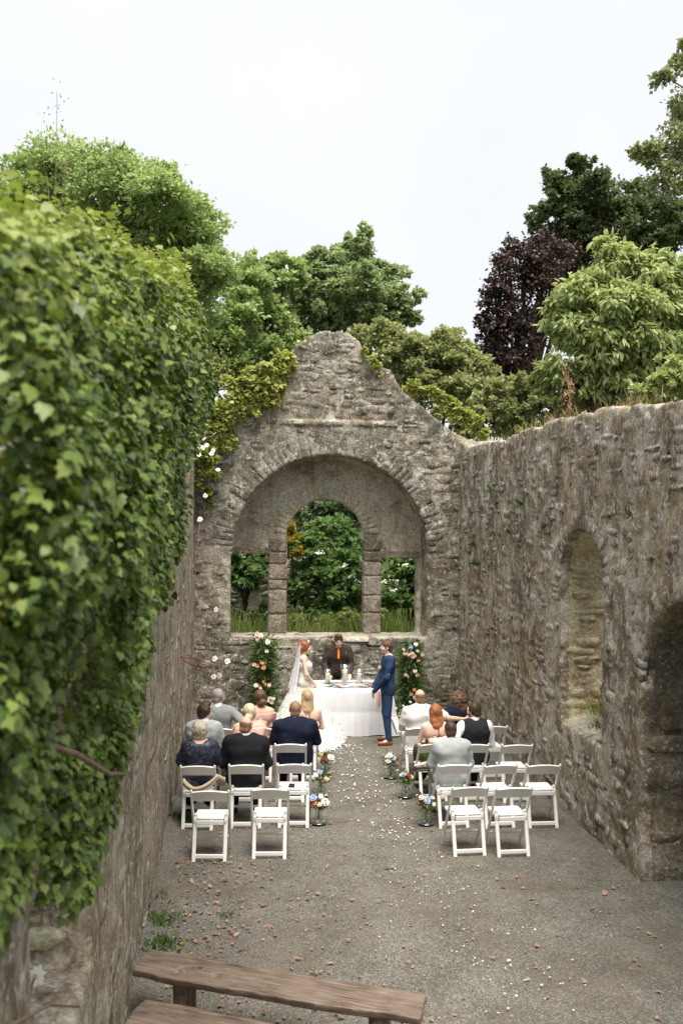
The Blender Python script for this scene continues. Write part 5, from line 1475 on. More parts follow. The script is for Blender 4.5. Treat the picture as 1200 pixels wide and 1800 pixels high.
            mb.tube([hp(-.01, .11, .01), hp(.01, .11, .01)], .002, 5)
            mb.build('glasses', mt, root)
    return root
GUEST = 'wedding guests seated on folding chairs'
def guest(key, label, J, dx=0, dy=.055, rz=0, **kw):
    c = CHAIRS[key]
    return make_person(label, (c.location.x + dx, c.location.y + dy, 0), rz, J, group=GUEST, **kw)
# ---- left block
J = seat_pose(1.0, .195); J.update(ER=A_(.36, -.17, .86), WR=A_(.58, -.19, .86))
guest('L1a', 'grey haired man in a grey suit with his head turned to the bride', J, dx=-.03, rz=-3, hair=('short', 'hair_grey'), wear=[('jacket', 'grey', {'hem': .42}), ('collar', 'white_cloth'), ('trousers', 'grey'), ('shoes', 'black_shoe')], yaw=-40, pitch=0, skin='skin_tan', hands={'R': ((1, 0, -.1), (0, .9, -.3), .35)})
J = seat_pose(.97, .175)
guest('L1b', 'woman with a brown updo in a pink off-shoulder lace dress', J, fem=True, rz=-2, hair=('updo', 'hair_mid'), wear=[('top', 'rose_lace', {'line': .065, 'sleeve': .42, 'dr': .004}), ('skirt', 'rose_lace'), ('shoes', 'dark_shoe')], yaw=12, pitch=4, skin='skin_tan')
J = seat_pose(.95, .165)
guest('L1c', 'woman with long straight blonde hair and bare back beside the bride', J, fem=True, dx=.06, hair=('long', 'hair_gold', .34), wear=[('top', 'pink', {'line': -.10}), ('skirt', 'pink'), ('shoes', 'dark_shoe')], yaw=-8)
J = seat_pose(.98, .18)
guest('L2a', 'dark haired young man in pale grey with sunglasses looking right', J, dx=-.01, rz=-5, hair=('quiff', 'hair_brown'), wear=[('jacket', 'pale_grey', {'hem': .42}), ('collar', 'white_cloth'), ('trousers', 'pale_grey'), ('shoes', 'dark_shoe'), ('glasses', 'black_shoe')], yaw=-42)
J = seat_pose(.95, .18)
guest('L2b', 'blonde woman with a low bun in a pink halter dress', J, fem=True, w=1.1, dx=.03, hair=('updo', 'hair_pale'), wear=[('top', 'pink', {'line': .09, 'dr': .004}), ('skirt', 'pink'), ('shoes', 'white_shoe')], yaw=-20, skin='skin_tan')
J = seat_pose(1.0, .22); J.update(ER=A_(.31, .06, .76), EL=A_(-.31, .04, .76))
guest('L2c', 'broad man in a navy suit with close cropped reddish hair', J, w=1.2, dx=.06, hair=('buzz', 'hair_crop'), wear=[('jacket', 'navy', {'hem': .42}), ('collar', 'white_cloth'), ('trousers', 'navy'), ('shoes', 'black_shoe')], yaw=-6, skin='skin_tan', hs=1.05)
J = seat_pose(.95, .175)
guest('L3a', 'woman with curled silver-blonde hair in a navy sequin top', J, fem=True, w=1.12, hair=('bob', 'hair_silver'), wear=[('top', 'sequin', {'neck': .10, 'sleeve': .8, 'dr': .006}), ('skirt', 'navy'), ('shoes', 'black_shoe')], yaw=-6, pitch=-4)
J = seat_pose(1.03, .215)
guest('L3b', 'bald man in a black suit at the centre of the left block', J, w=1.12, dx=-.02, hair=('bald', 'hair_crop'), wear=[('jacket', 'black', {'hem': .42}), ('collar', 'white_cloth'), ('trousers', 'black'), ('shoes', 'black_shoe'), ('glasses', 'black_shoe')], yaw=-22, skin='skin_tan')
# ---- right block
J = seat_pose(.99, .21, cross='R', toe_up=True); J.update(ER=A_(.40, -.16, .90), WR=A_(.64, -.19, .885), WL=A_(-.16, .22, .66))
guest('R1a', 'bald man in a white T-shirt with one white canvas shoe up on his knee', J, w=1.15, dx=.06, rz=3, hair=('bald', 'hair_crop'), wear=[('tshirt', 'white_cloth', {'hem': .42, 'sleeve': .7}), ('trousers', 'white_cloth'), ('shoes', 'white_shoe', {'cross': 'R', 'dn': (-.93, -.3, -.2)})], yaw=8, skin='skin_tan', hands={'R': ((1, 0, -.05), (0, .9, -.3), .4)})
J = seat_pose(.93, .17)
guest('R1b', 'woman with a mass of brown curls in a navy top', J, fem=True, dx=.1, hair=('curly', 'hair_curl'), wear=[('top', 'navy', {'sleeve': .9, 'neck': .075}), ('skirt', 'navy'), ('shoes', 'black_shoe')], yaw=20)
J = seat_pose(.94, .165)
guest('R2a', 'red haired woman with wavy hair down her bare back in a green dress', J, fem=True, dx=.08, hair=('half', 'hair_red', .36), wear=[('top', 'green_vel', {'line': -.10}), ('skirt', 'green_vel'), ('shoes', 'black_shoe')], yaw=6)
J = seat_pose(1.0, .195); J.update(EL=A_(-.33, -.20, .86), WL=A_(-.56, -.235, .835))
guest('R2b', 'dark haired man in a charcoal waistcoat with his arm round the redhead', J, dx=.08, rz=2, hair=('short', 'hair_brown'), wear=[('shirt', 'white_cloth'), ('waistcoat', 'charcoal', {'hem': .45, 'dr': .004}), ('collar', 'white_cloth'), ('trousers', 'charcoal'), ('shoes', 'black_shoe'), ('glasses', 'black_shoe')], yaw=38, hands={'L': ((-1, .1, .1), (0, .8, -.5), .5)}, beard='hair_brown')
J = seat_pose(.93, .19, lean=.03, cross='R')
guest('R3a', 'boy with cropped brown hair in a light grey jacket with crossed legs', J, dx=.03, rz=2, hair=('buzz', 'hair_brown'), wear=[('jacket', 'pale_grey', {'hem': .40}), ('collar', 'pale_grey'), ('trousers', 'pale_grey'), ('shoes', 'dark_shoe', {'cross': 'R', 'dn': (0, -.45, -.89)})], yaw=-6, pitch=-10)
# ---- the couple and the celebrant
s = 1.0
J = stand_pose(1.035, .185)
J.update(ER=A_(.255, .06, 1.17), WR=A_(.07, .245, .93), EL=A_(-.255, .06, 1.17), WL=A_(-.06, .25, .90))
J['AL'], J['TL'] = A_(-.17, .0, .085), A_(-.19, .17, .03); J['AR'], J['TR'] = A_(.16, -.06, .085), A_(.19, .11, .03); J['KL'], J['KR'] = A_(-.13, .03, .52), A_(.12, .0, .52)
gr = make_person('groom in a blue suit and tan shoes facing the bride', (2.66, 17.03, 0), 92, J, w=.90, hair=('short', 'hair_mid'), wear=[('jacket', 'blue', {'hem': .83, 'vneck': 1, 'dr': -.005}), ('shirt', 'white_cloth', {'dr': -.004, 'sleeve': .25}), ('trousers', 'blue'), ('collar', 'white_cloth'), ('shoes', 'brown_shoe')], yaw=0, pitch=2, hands={'L': ((.55, .1, -.8), (0, -1, 0), .5), 'R': ((-.55, .15, -.8), (0, -1, 0), .5)}, skin='skin')
rng = np.random.default_rng(200)
flower(gr, A_(-.10, .15, 1.33), A_(-.6, 1, .3), .042, 'fl_blush', rng)
J = stand_pose(.985, .185)
J.update(C=A_(0, .05, 1.25), N=A_(0, .105, 1.40), H=A_(0, .17, 1.535), SL=A_(-.19, .08, 1.35), SR=A_(.19, .08, 1.35), EL=A_(-.27, .12, 1.07), ER=A_(.27, .12, 1.07), WL=A_(-.2, .34, .905), WR=A_(.2, .34, .905))
ce = make_person('celebrant in brown tweed and an orange tie reading behind the table', (2.02, 19.24, 0), 180, J, hair=('quiff', 'hair_mid'), w=1.06, wear=[('jacket', 'tweed', {'hem': .74, 'vneck': 1}), ('waistcoat', 'tweed', {'dr': .0}), ('shirt', 'navy', {'dr': -.004, 'sleeve': .25}), ('trousers', 'tweed'), ('collar', 'navy'), ('tie', 'orange'), ('shoes', 'black_shoe'), ('glasses', 'black_shoe')], pitch=-17, skin='skin', hands={'L': ((.1, 1, -.5), (0, -.4, -1), .3), 'R': ((-.1, 1, -.5), (0, -.4, -1), .3)})
for c, m_ in (((-.115, .175, 1.29), 'fl_red'), ((-.135, .17, 1.30), 'fl_blue'), ((-.12, .17, 1.315), 'fl_red')): flower(ce, A_(*c), A_(0, 1, .3), .018, m_, rng)
J = stand_pose(.965, .16)
J.update(ER=A_(.22, .03, 1.09), WR=A_(.05, .22, .86), EL=A_(-.22, .03, 1.09), WL=A_(-.05, .23, .84))
BRIDE_X, BRIDE_Y = 1.27, 17.9
br = make_person('bride in a strapless ivory ruffled gown and veil facing the groom', (BRIDE_X, BRIDE_Y, 0), -88, J, fem=True, w=.86, hair=('half', 'hair_copper', .24), wear=[('top', 'ivory', {'line': .055, 'slope': -.1, 'dr': .006, 'fold': .003})], pitch=2, hands={'L': ((.5, .2, -.8), (0, -1, 0), .6), 'R': ((-.5, .2, -.8), (0, -1, 0), .6)})
# tiara
mb = MB(); a = np.linspace(-1.2, 1.2, 9)
mb.tube(np.array([J['H'] + A_(.086 * math.sin(t), .035 + .04 * math.cos(t), .085 + .02 * math.cos(t)) for t in a]), .006, 5)
for t in a[1:-1]: mb.lathe([(0, -.008), (.009, 0), (0, .012)], 6, tuple(J['H'] + A_(.086 * math.sin(t), .035 + .042 * math.cos(t), .098 + .02 * math.cos(t))))
mb.build('tiara', M['seat_pad'], br)
# fitted gown over the hips, then tiers of organza ruffles with a train towards the guests (local +x)
g = SDF((-.35, -.35, .25), (.4, .35, 1.12), .0125)
for z0, z1, r0, r1 in ((1.06, .95, .082, .102), (.95, .80, .102, .108), (.80, .5, .108, .16)): g.cap((-.05, 0, z0), (-.05, 0, z1), r0, r1, k=.03); g.cap((.05, 0, z0), (.05, 0, z1), r0, r1, k=.03)
g.noise(.004, (9, 9, 5))
gown = obj('gown', *g.net(), M['ivory'], br)
rng = np.random.default_rng(91)
NT = 24
for k in range(NT):
    t = k / (NT - 1)
    z = .80 * (1 - t) ** 1.0 + .02
    rx, ry = .14 + .66 * t ** 1.1, .14 + .49 * t ** .95
    cx, cy = .42 * t ** 1.3, .02 * t
    n = 260; th = np.arange(n) * 2 * math.pi / n
    ph = rng.uniform(0, 6, 4); f1, f2 = 20 + int(28 * t) + rng.integers(0, 5), 47 + int(30 * t)
    wv = np.sin(f1 * th + ph[0] + 1.5 * np.sin(3 * th + ph[2])); w2 = np.sin(f2 * th + ph[1] + 2 * np.sin(2 * th + ph[3]))
    rows = []
    for j, (dr, dz, am) in enumerate(((-.03, .045, .004), (.012, .032, .02), (.038, .01, .038), (.054, -.022, .05), (.048, -.044, .055))):
        R2 = dr + am * (wv * .7 + w2 * .45)
        stretch = 1 + .5 * t * np.clip(np.cos(th), 0, 1) ** 3
        rows.append(np.stack([cx + (rx * stretch + R2) * np.cos(th), cy + (ry + R2) * np.sin(th), np.maximum(z + dz + am * .5 * (w2 * .6 - wv * .4), .004 + .01 * rng.random(n))], 1))
    V = np.concatenate(rows); kk = np.arange(n)
    Q = np.concatenate([np.stack([j * n + kk, j * n + (kk + 1) % n, (j + 1) * n + (kk + 1) % n, (j + 1) * n + kk], 1) for j in range(4)])
    obj('ruffle', V, Q[:, ::-1], M['organza'], gown)
# veil
U, Vv = np.meshgrid(np.linspace(-1, 1, 60), np.linspace(0, 1, 24), indexing='ij')
wd = .075 + .135 * Vv
X = wd * np.sin(U * 1.35) * 1.1; Yv = J['H'][1] - .055 - (.05 + .13 * Vv ** 1.2) * np.cos(U * 1.2) - .05 * Vv - .012 * np.sin(U * 17 + 2 * Vv) * (Vv + .1)
Zv = 1.655 - .09 * (1 - Vv) * U ** 2 - Vv * (.88 - .06 * np.cos(U * 5)) 
i, j = np.meshgrid(np.arange(59), np.arange(23), indexing='ij'); q = (i * 24 + j).ravel()
obj('veil', np.stack([X, Yv, Zv], -1).reshape(-1, 3), np.stack([q, q + 24, q + 25, q + 1], 1), M['veil'], br)

# ================================================================== CEREMONY TABLE
TX0, TX1, TY0, TY1, TH = 1.47, 2.83, 17.62, 18.74, .82
tab = empty('trestle_table', ((TX0 + TX1) / 2, (TY0 + TY1) / 2, 0), 0, 'ceremony table hidden under the white cloth between bride and groom', 'table')
mb = MB(); mb.box((0, 0, TH - .02), (TX1 - TX0 - .02, TY1 - TY0 - .02, .03)); mb.build('table_top', M['wood'], tab)
for x in (-.58, .58):
    for y in (-.46, .46):
        mb = MB(); mb.box((x, y, .4), (.045, .045, .77), bev=.01); mb.build('leg', M['wood'], tab)
def tablecloth():
    n = 320
    def outline(u, ex):
        # rounded rectangle perimeter point at parameter u, grown by ex
        hx, hy = (TX1 - TX0) / 2, (TY1 - TY0) / 2
        per = np.array([0, 2 * hx, 2 * hx + 2 * hy, 4 * hx + 2 * hy, 4 * hx + 4 * hy])
        d = u * per[-1]; p = np.zeros((len(u), 2)); nn = np.zeros((len(u), 2))
        cs = [(-hx, -hy), (hx, -hy), (hx, hy), (-hx, hy), (-hx, -hy)]; ns = [(0, -1), (1, 0), (0, 1), (-1, 0)]
        for s in range(4):
            m = (d >= per[s]) & (d <= per[s + 1]); f = ((d[m] - per[s]) / (per[s + 1] - per[s]))[:, None]
            p[m] = np.array(cs[s]) * (1 - f) + np.array(cs[s + 1]) * f; nn[m] = ns[s]
        k = np.hanning(9); k /= k.sum()
        pp, qq = np.concatenate([nn[-4:], nn, nn[:4]]), None
        nn = np.stack([np.convolve(pp[:, i], k, 'valid') for i in (0, 1)], 1); nn /= np.linalg.norm(nn, axis=1)[:, None]
        return p + nn * ex[:, None]
    u = np.arange(n) / n; a = u * 2 * math.pi
    rows = []
    for f in (0., .5, .92, 1.0):
        p = outline(u, np.zeros(n)) * f; rows.append(np.column_stack([p, np.full(n, TH + .004) + .0015 * np.sin(a * 9)]))
    fold = .5 * np.sin(23 * a + 2 * np.sin(3 * a)) + .5 * np.sin(37 * a + 1.3)
    corner = np.exp(-((np.abs(((u * 4.0) % 1.0) - .0)) / .04) ** 2)
    hx, hy = (TX1 - TX0) / 2, (TY1 - TY0) / 2; per = 4 * (hx + hy)
    cor = sum(np.exp(-((np.minimum(np.abs(u - c), 1 - np.abs(u - c))) / .018) ** 2) for c in np.array([0, 2 * hx, 2 * hx + 2 * hy, 4 * hx + 2 * hy]) / per)
    for t in (.02, .08, .25, .45, .48, .51, .75, .93, 1.0):
        ex = .008 + .012 * min(1, t * 8) + t * (.012 + .018 * fold + .13 * cor) - (.004 if t == .48 else 0)
        rows.append(np.column_stack([outline(u, ex), np.full(n, (TH + .002) * (1 - t)) + .006 + (.012 * np.sin(a * 5) + .01 if t > .9 else 0)]))
    V = np.concatenate(rows); k = np.arange(n)
    Q = np.concatenate([np.stack([j * n + k, (j + 1) * n + k, (j + 1) * n + (k + 1) % n, j * n + (k + 1) % n], 1) for j in range(len(rows) - 1)])[n:]
    T = np.stack([n + k, n + (k + 1) % n, np.full(n, 0)], 1)
    V[0:n] = V[n:2 * n].mean(0)
    return V, [Q, T[:, ::-1]]
V, F = tablecloth()
tc_ = obj('tablecloth', V, F, M['linen']); tc_.location = ((TX0 + TX1) / 2, (TY0 + TY1) / 2, 0)
tag(tc_, 'white linen cloth draped to the gravel over the ceremony table', 'tablecloth')
ZT = TH + .008
def lathe_obj(name, prof, loc, mat, label=None, cat=None, group=None, parent=None, n=24):
    mb = MB(); mb.lathe(prof, n); o = mb.build(name, mat, parent, True); o.location = loc
    return tag(o, label, cat, group)
def hurricane(x, y, h, r, lab, foot=False):
    p = [(0, .0), (r * .95, .0), (r, .012), (r * (.92 if foot else 1), h * .5), (r * (1.2 if foot else 1), h), (r * (1.2 if foot else 1) - .004, h), (r * (.92 if foot else 1) - .004, h * .5), (r - .004, .016), (0, .012)]
    lathe_obj('glass_holder', p, (x, y, ZT), M['glass'], lab, 'candle holder', 'glass candle holders on the table')
def candle(x, y, h, r, lab):
    c = empty('pillar_candle', (x, y, ZT + .013), 0, lab, 'candle', 'pillar candles on the table')
    lathe_obj('wax', [(0, 0), (r, 0), (r, h - .006), (r - .006, h), (r * .4, h - .006), (0, h - .008)], (0, 0, 0), M['wax'], parent=c, n=20)
    mb = MB(); mb.tube([(0, 0, h - .008), (.002, 0, h + .012)], .0018, 5); mb.build('wick', M['iris'], c)
for x, y, h, r, ch, cr, lab, cl, ft in [(1.745, 18.33, .26, .062, .17, .040, 'glass cylinder holder left on the white table', 'white candle in the left glass cylinder', False), (2.05, 18.15, .37, .075, .27, .042, 'tall flared glass holder in the middle of the white table', 'tallest ivory candle in the middle glass', True), (2.335, 18.33, .26, .062, .17, .040, 'glass cylinder holder right on the white table', 'white candle in the right glass cylinder', False)]:
    hurricane(x, y, h, r, lab, ft); candle(x, y, ch, cr, cl)
rd = empty('ring_binder', (2.1, 18.52, ZT), 0, 'pale grey folder lying open before the celebrant', 'folder')
for s in (-1, 1):
    mb = MB(); mb.box((s * .152, 0, .008), (.3, .22, .014)); mb.build('page_block', plain('pale_grey_paper', (.60, .61, .66), .8, .2), rd)
for x, y, a, lab in ((1.89, 18.02, -65, 'short orange handled taper pointing at the guests on the white table'), (2.22, 18.0, -15, 'orange handled taper lying beside the middle candle')):
    st = empty('taper', (x, y, ZT + .01), R_(a), lab, 'taper')
    mb = MB(); mb.tube([(0, 0, 0), (.06, 0, 0), (.13, 0, 0), (.15, 0, 0)], [.007, .011, .010, .004], 8); mb.build('handle', M['orange'], st, True)
    mb = MB(); mb.tube([(-.09, 0, 0), (0, 0, 0)], [.003, .006], 6); mb.build('tip', M['dark_shoe'], st, True)
for dx, m_, lab, L in ((0, plain('red_ribbon', (.62, .08, .09), .6, .3), 'red ribbon trailing over the table edge by the groom', .30), (.035, plain('green_ribbon', (.06, .30, .22), .6, .3), 'green ribbon trailing over the table edge by the groom', .27), (-.03, plain('pink_ribbon', (.78, .42, .40), .6, .3), 'pink ribbon trailing over the table edge by the groom', .26)):
    pts = [(2.50 + dx * .5, 18.6, ZT + .004), (2.53 + dx, 18.2, ZT + .006), (2.58 + dx * .8, 17.75, ZT + .006), (2.595 + dx, TY0 - .012, ZT + .002), (2.60 + dx, TY0 - .035, ZT - .04), (2.605 + dx * 1.2, TY0 - .045, ZT - .17), (2.60 + dx * 1.3, TY0 - .05, ZT - L)]
    p = np.array(pts); w_ = .008
    V = np.concatenate([p - [w_, 0, 0], p + [w_, 0, 0]]); n = len(p)
    tag(obj('ribbon', V, np.array([[i, n + i, n + i + 1, i + 1] for i in range(n - 1)]), m_), lab, 'ribbon', 'handfasting ribbons')

# ================================================================== FLOWERS
def pillar(name, label, x, y, h, blooms, seed):
    rng = np.random.default_rng(seed)
    root = empty(name, (x, y, 0), 0, label, 'floral arrangement', 'tall floral columns by the gable')
    mb = MB(); mb.box((0, 0, .02), (.34, .34, .03)); mb.build('base', M['cable'], root)
    mb = MB()
    for a in ((-.12, -.12), (.12, -.12), (-.12, .12), (.12, .12)): mb.bar((*a, .03), (*a, h - .1), .015, .015, (0, 1, 0)); 
    mb.build('stand', M['cable'], root)
    n = 1300
    z = h * rng.random(n) ** .9; a = rng.uniform(0, 2 * math.pi, n); env = (.09 + .03 * np.sin(z * 7 + seed) + .05 * vnoise(z * 9 + seed, a * 1.5, a * 0)) * (1 + .5 * np.exp(-z * 3)) * (.75 + .4 * rng.random(n))
    P = np.column_stack([env * np.cos(a), env * np.sin(a), z + .1 * rng.random(n)])
    D = unit(np.column_stack([np.cos(a), np.sin(a), rng.normal(.1, .7, n)]) + rng.normal(0, .4, (n, 3)))
    scatter('foliage', LANCE, P, D, unit(rng.normal(size=(n, 3)) * .6 + [0, -.3, .7]), rng.uniform(.05, .2, n), M['foliage'], root, .75)
    n2 = 900; a = rng.uniform(0, 2 * math.pi, n2); z = h * rng.random(n2)
    P = np.column_stack([.16 * np.cos(a), .16 * np.sin(a), z])
    scatter('fern_frond', LANCE, P, unit(np.column_stack([np.cos(a), np.sin(a), rng.normal(.2, .4, n2)])), rng.normal(size=(n2, 3)), rng.uniform(.10, .24, n2), M['foliage'], root, .25)
    for px, py, m_, r in blooms:
        p = at(px, py, y - .24) - A_(x, y, 0); flower(root, p, A_(rng.normal(0, .35), -1, rng.normal(.35, .25)), r, m_, rng)
    return root
pillar('floral_column', 'tall greenery column with peach and white roses left of the bride', .6, 19.33, 1.5,
       [(452, 1116, 'fl_blush', .058), (458, 1118, 'fl_white', .055), (452, 1124, 'fl_blush', .045), (470, 1129, 'fl_white', .06), (469, 1145, 'fl_white', .04), (447, 1169, 'fl_blush', .04), (452, 1172, 'fl_peach', .042), (460, 1166, 'fl_peach', .045), (463, 1174, 'fl_peach', .05), (450, 1205, 'fl_white', .045), (455, 1207, 'fl_peach', .035), (457, 1210, 'fl_white', .035), (466, 1203, 'fl_peach', .035), (473, 1205, 'fl_blush', .042), (463, 1199, 'fl_peach', .03), (474, 1228, 'fl_blush', .042), (480, 1229, 'fl_blush', .04), (478, 1235, 'fl_white', .045), (472, 1232, 'fl_white', .035), (460, 1121, 'fl_yellow', .03)], 301)
pillar('floral_column', 'tall greenery column with blush roses right of the groom', 3.47, 19.3, 1.42,
       [(721, 1138, 'fl_blue', .045), (731, 1133, 'fl_white', .045), (733, 1145, 'fl_white', .04), (711, 1149, 'fl_blush', .04), (717, 1151, 'fl_blush', .042), (724, 1149, 'fl_blush', .045), (729, 1154, 'fl_blush', .04), (725, 1155, 'fl_blush', .045), (742, 1151, 'fl_blush', .042), (709, 1142, 'fl_blush', .035), (735, 1162, 'fl_peach', .035), (713, 1186, 'fl_blush', .04), (729, 1180, 'fl_white', .045), (733, 1187, 'fl_blush', .045), (716, 1190, 'fl_peach', .03), (728, 1213, 'fl_peach', .035), (722, 1221, 'fl_blush', .04), (728, 1226, 'fl_blush', .035)], 302)
def posy(name, label, x, y, spots, seed, z0=0.):
    rng = np.random.default_rng(seed)
    root = empty(name, (x, y, 0), 0, label, 'flowers', 'loose flowers at the foot of the gable')
    n = 260; P = rng.normal(size=(n, 3)) * [.14, .1, .09] + [0, 0, .14]
    scatter('foliage', LANCE, P, unit(rng.normal(size=(n, 3)) + [0, 0, .8]), rng.normal(size=(n, 3)), rng.uniform(.06, .15, n), M['foliage'], root, .8)
    for dx, dy, z, m_, r in spots: flower(root, A_(dx, dy, z), A_(rng.normal(0, .4), -.8, 1), r, m_, rng)
posy('ground_posy', 'blue delphinium and roses low behind the guest in pink', .36, 18.2, [(-.12, -.05, .38, 'fl_blue', .07), (-.06, -.08, .33, 'fl_blue', .07), (-.1, -.1, .27, 'fl_blue', .06), (.03, -.05, .36, 'fl_blush', .05), (.1, 0, .3, 'fl_white', .05), (-.2, 0, .15, 'fl_white', .05)], 311)
posy('ground_posy', 'white daisies at the foot of the column beside the groom', 3.22, 18.6, [(rng.normal(0, .12), rng.normal(-.05, .08), rng.uniform(.1, .42), 'fl_white', .03) for _ in range(18)], 312)
posy('ground_posy', 'pale blue flowers low between the curly haired and T-shirt guests', 3.45, 18.3, [(0, -.08, .34, 'fl_blue', .06), (.08, -.06, .28, 'fl_blue', .05), (-.1, -.05, .3, 'fl_white', .04)], 313)
def vase_set(x, y, seed, cols, side, where, tall=False):
    rng = np.random.default_rng(seed)
    lathe_obj('mirror_plate', [(0, 0), (.10, 0), (.10, .006), (0, .006)], (x, y, .022), M['mirror'], 'dark round mirror plate under the ' + where + ' vase', 'plate', 'mirror plates along the aisle', n=28)
    s = 1.0
    prof = [(0, 0), (.055, 0), (.068, .03), (.066, .08), (.035, .13), (.032, .16), (.05, .2), (.046, .2), (.028, .16), (.031, .13), (.06, .078), (.062, .03), (0, .012)] if not tall else [(0, 0), (.05, 0), (.052, .06), (.04, .14), (.045, .2), (.041, .2), (.036, .14), (.047, .06), (0, .012)]
    lathe_obj('glass_vase', prof, (x, y, .031), M['green_glass'], 'clear glass vase of flowers, ' + where, 'vase', 'glass vases along the aisle')
    b = empty('bouquet', (x, y, .06), 0, cols[0], 'bouquet', 'bouquets along the aisle')
    mb = MB()
    for q in range(8):
        a = rng.uniform(0, 6.28); mb.tube([(.02 * math.cos(a + 2), .02 * math.sin(a + 2), .0), (0, 0, .12), (.07 * math.cos(a), .07 * math.sin(a), .24)], .0035, 4)
    mb.build('stems', M['stem'], b, True)['kind'] = 'stuff'
    n = 150; P = rng.normal(size=(n, 3)) * [.055, .05, .035] + [0, 0, .2]
    scatter('foliage', LANCE, P, unit(rng.normal(size=(n, 3)) + [0, 0, .5]), rng.normal(size=(n, 3)), rng.uniform(.04, .10, n), M['fern'], b, .9)
    for m_, dx, dz, r in cols[1]: flower(b, A_(dx, -.06 + rng.normal(0, .015), .2 + dz), A_(dx * 4, -.9, .8), r, m_, rng)
    for q in range(5): flower(b, A_(rng.normal(0, .06), .05, .22 + rng.uniform(0, .08)), A_(rng.normal(0, .5), .3, 1), rng.uniform(.025, .04), rng.choice(['fl_white', 'fl_blush', cols[1][0][0]]), rng)
vase_set(1.40, 14.95, 401, ('bouquet with a red bloom and white hydrangea beside the bride\'s train', [('fl_red', -.02, .0, .045), ('fl_white', .08, .02, .055), ('fl_yellow', -.06, .06, .03), ('fl_white', -.08, .0, .035)]), 0, 'by the bride\'s train')
vase_set(1.245, 13.78, 402, ('bouquet of blush roses with pale blue sprigs, middle of the left aisle', [('fl_blush', .02, -.01, .045), ('fl_blush', .06, .0, .04), ('fl_blush', -.04, .02, .035), ('fl_blue', -.03, .09, .04), ('fl_white', -.08, .05, .04)]), 0, 'in the middle of the left aisle side')
vase_set(1.10, 12.52, 403, ('bouquet with blue, white and red flowers beside the chair with the booklet', [('fl_blue', -.07, .09, .05), ('fl_white', .07, .03, .06), ('fl_blush', .0, .01, .035), ('fl_peach', -.06, .03, .035), ('fl_red', -.1, .02, .03), ('fl_white', .02, .1, .035)]), 0, 'beside the chair with the booklet', True)
vase_set(2.36, 14.7, 404, ('bouquet of cream roses with a blue sprig nearest the groom', [('fl_white', -.05, .02, .045), ('fl_blush', .06, .0, .045), ('fl_blue', .02, .06, .045), ('fl_white', -.03, .1, .045), ('fl_white', -.06, .07, .035), ('fl_red', .09, .04, .03)]), 1, 'nearest the groom', True)
vase_set(2.40, 13.65, 405, ('bouquet with yellow-green leaves beside the redhead\'s chair', [('fl_blush', -.06, .06, .035), ('fl_blue', -.03, .07, .04), ('fl_red', .04, .06, .035), ('fl_white', .07, .03, .035), ('fl_blush', .05, .06, .03)]), 1, 'beside the redhead\'s chair')
vase_set(2.45, 12.40, 406, ('bouquet with a large blue bloom and red sprigs beside the boy\'s chair', [('fl_blue', .0, .06, .055), ('fl_red', -.07, .06, .035), ('fl_red', -.05, .02, .03), ('fl_blush', -.08, .1, .035), ('fl_blush', .06, .1, .03), ('fl_white', .08, .02, .03)]), 1, 'beside the boy\'s chair')
# petals and fallen leaves on the gravel
rng = np.random.default_rng(500)
def on_floor(n, X, Y, size, mat, name, tmpl=LEAF4, W=.9):
    P = np.column_stack([X, Y, .018 + .008 * rng.random(n)])
    a = rng.uniform(0, 6.28, n)
    return scatter(name, tmpl, P, np.column_stack([np.cos(a), np.sin(a), rng.normal(0, .15, n)]), unit(rng.normal(size=(n, 3)) * .25 + [0, 0, 1]), size, mat, None, W)
n = 430; t = rng.random(n) ** 1.7
Yp = 16.9 - 9.4 * t; Xp = 1.85 + .25 * np.clip((14 - Yp) / 6, 0, 1) * 2.2 + rng.normal(0, 1, n) * (.22 + .12 * t)
on_floor(n, Xp, Yp, rng.uniform(.02, .036, n) * (.8 + .4 * (Yp > 12)), M['petal'], 'petals')
n = 1500; Yl = 5.5 + 10 * rng.random(n) ** 1.2; Xl = np.where(rng.random(n) < .6, -.75 + np.abs(rng.normal(0, .9, n)), rng.uniform(-.75, 4.2, n))
ok = (Xl < 4.2); on_floor(int(ok.sum()), Xl[ok], Yl[ok], rng.uniform(.02, .05, int(ok.sum())), M['litter'], 'leaf_litter')
lv = [mesh('fallen_leaf', (_ivy * [1, 1, sg * 1.3]) * [1.1, 1, 1], np.array(IVY[2]), M['litter']) for sg in (1, -1.4)]
for i in range(170):
    if i < 110: x, y = -.6 + abs(rng.normal(0, .75)), rng.uniform(6.6, 11.2)
    else: x, y = rng.uniform(-.5, 4.0), rng.uniform(6.8, 15)
    o = link('fallen_leaf', lv[i % 2]); o.location = (x, y, .022)
    o.rotation_euler = (rng.normal(0, .25), rng.normal(0, .25), rng.uniform(0, 6.28)); s = rng.uniform(.032, .058); o.scale = (s, s, s)
    tag(o, 'dry orange-brown leaf lying on the grey gravel', 'leaf', 'fallen leaves on the gravel')
n = 5000; X = rng.uniform(-.8, 4.3, n); Y = 6.2 + 9 * rng.random(n) ** 1.6
TET = (np.array([[-.5, -.4, 0], [.5, -.4, 0], [0, .5, 0], [.05, 0, .55]]), None, [[0, 1, 3], [1, 2, 3], [2, 0, 3]])
a = rng.uniform(0, 6.28, n)
scatter('loose_gravel', TET, np.column_stack([X, Y, np.full(n, .008)]), np.column_stack([np.cos(a), np.sin(a), 0 * a]), np.tile([0., 0, 1], (n, 1)), rng.uniform(.006, .014, n), M['gravel'])

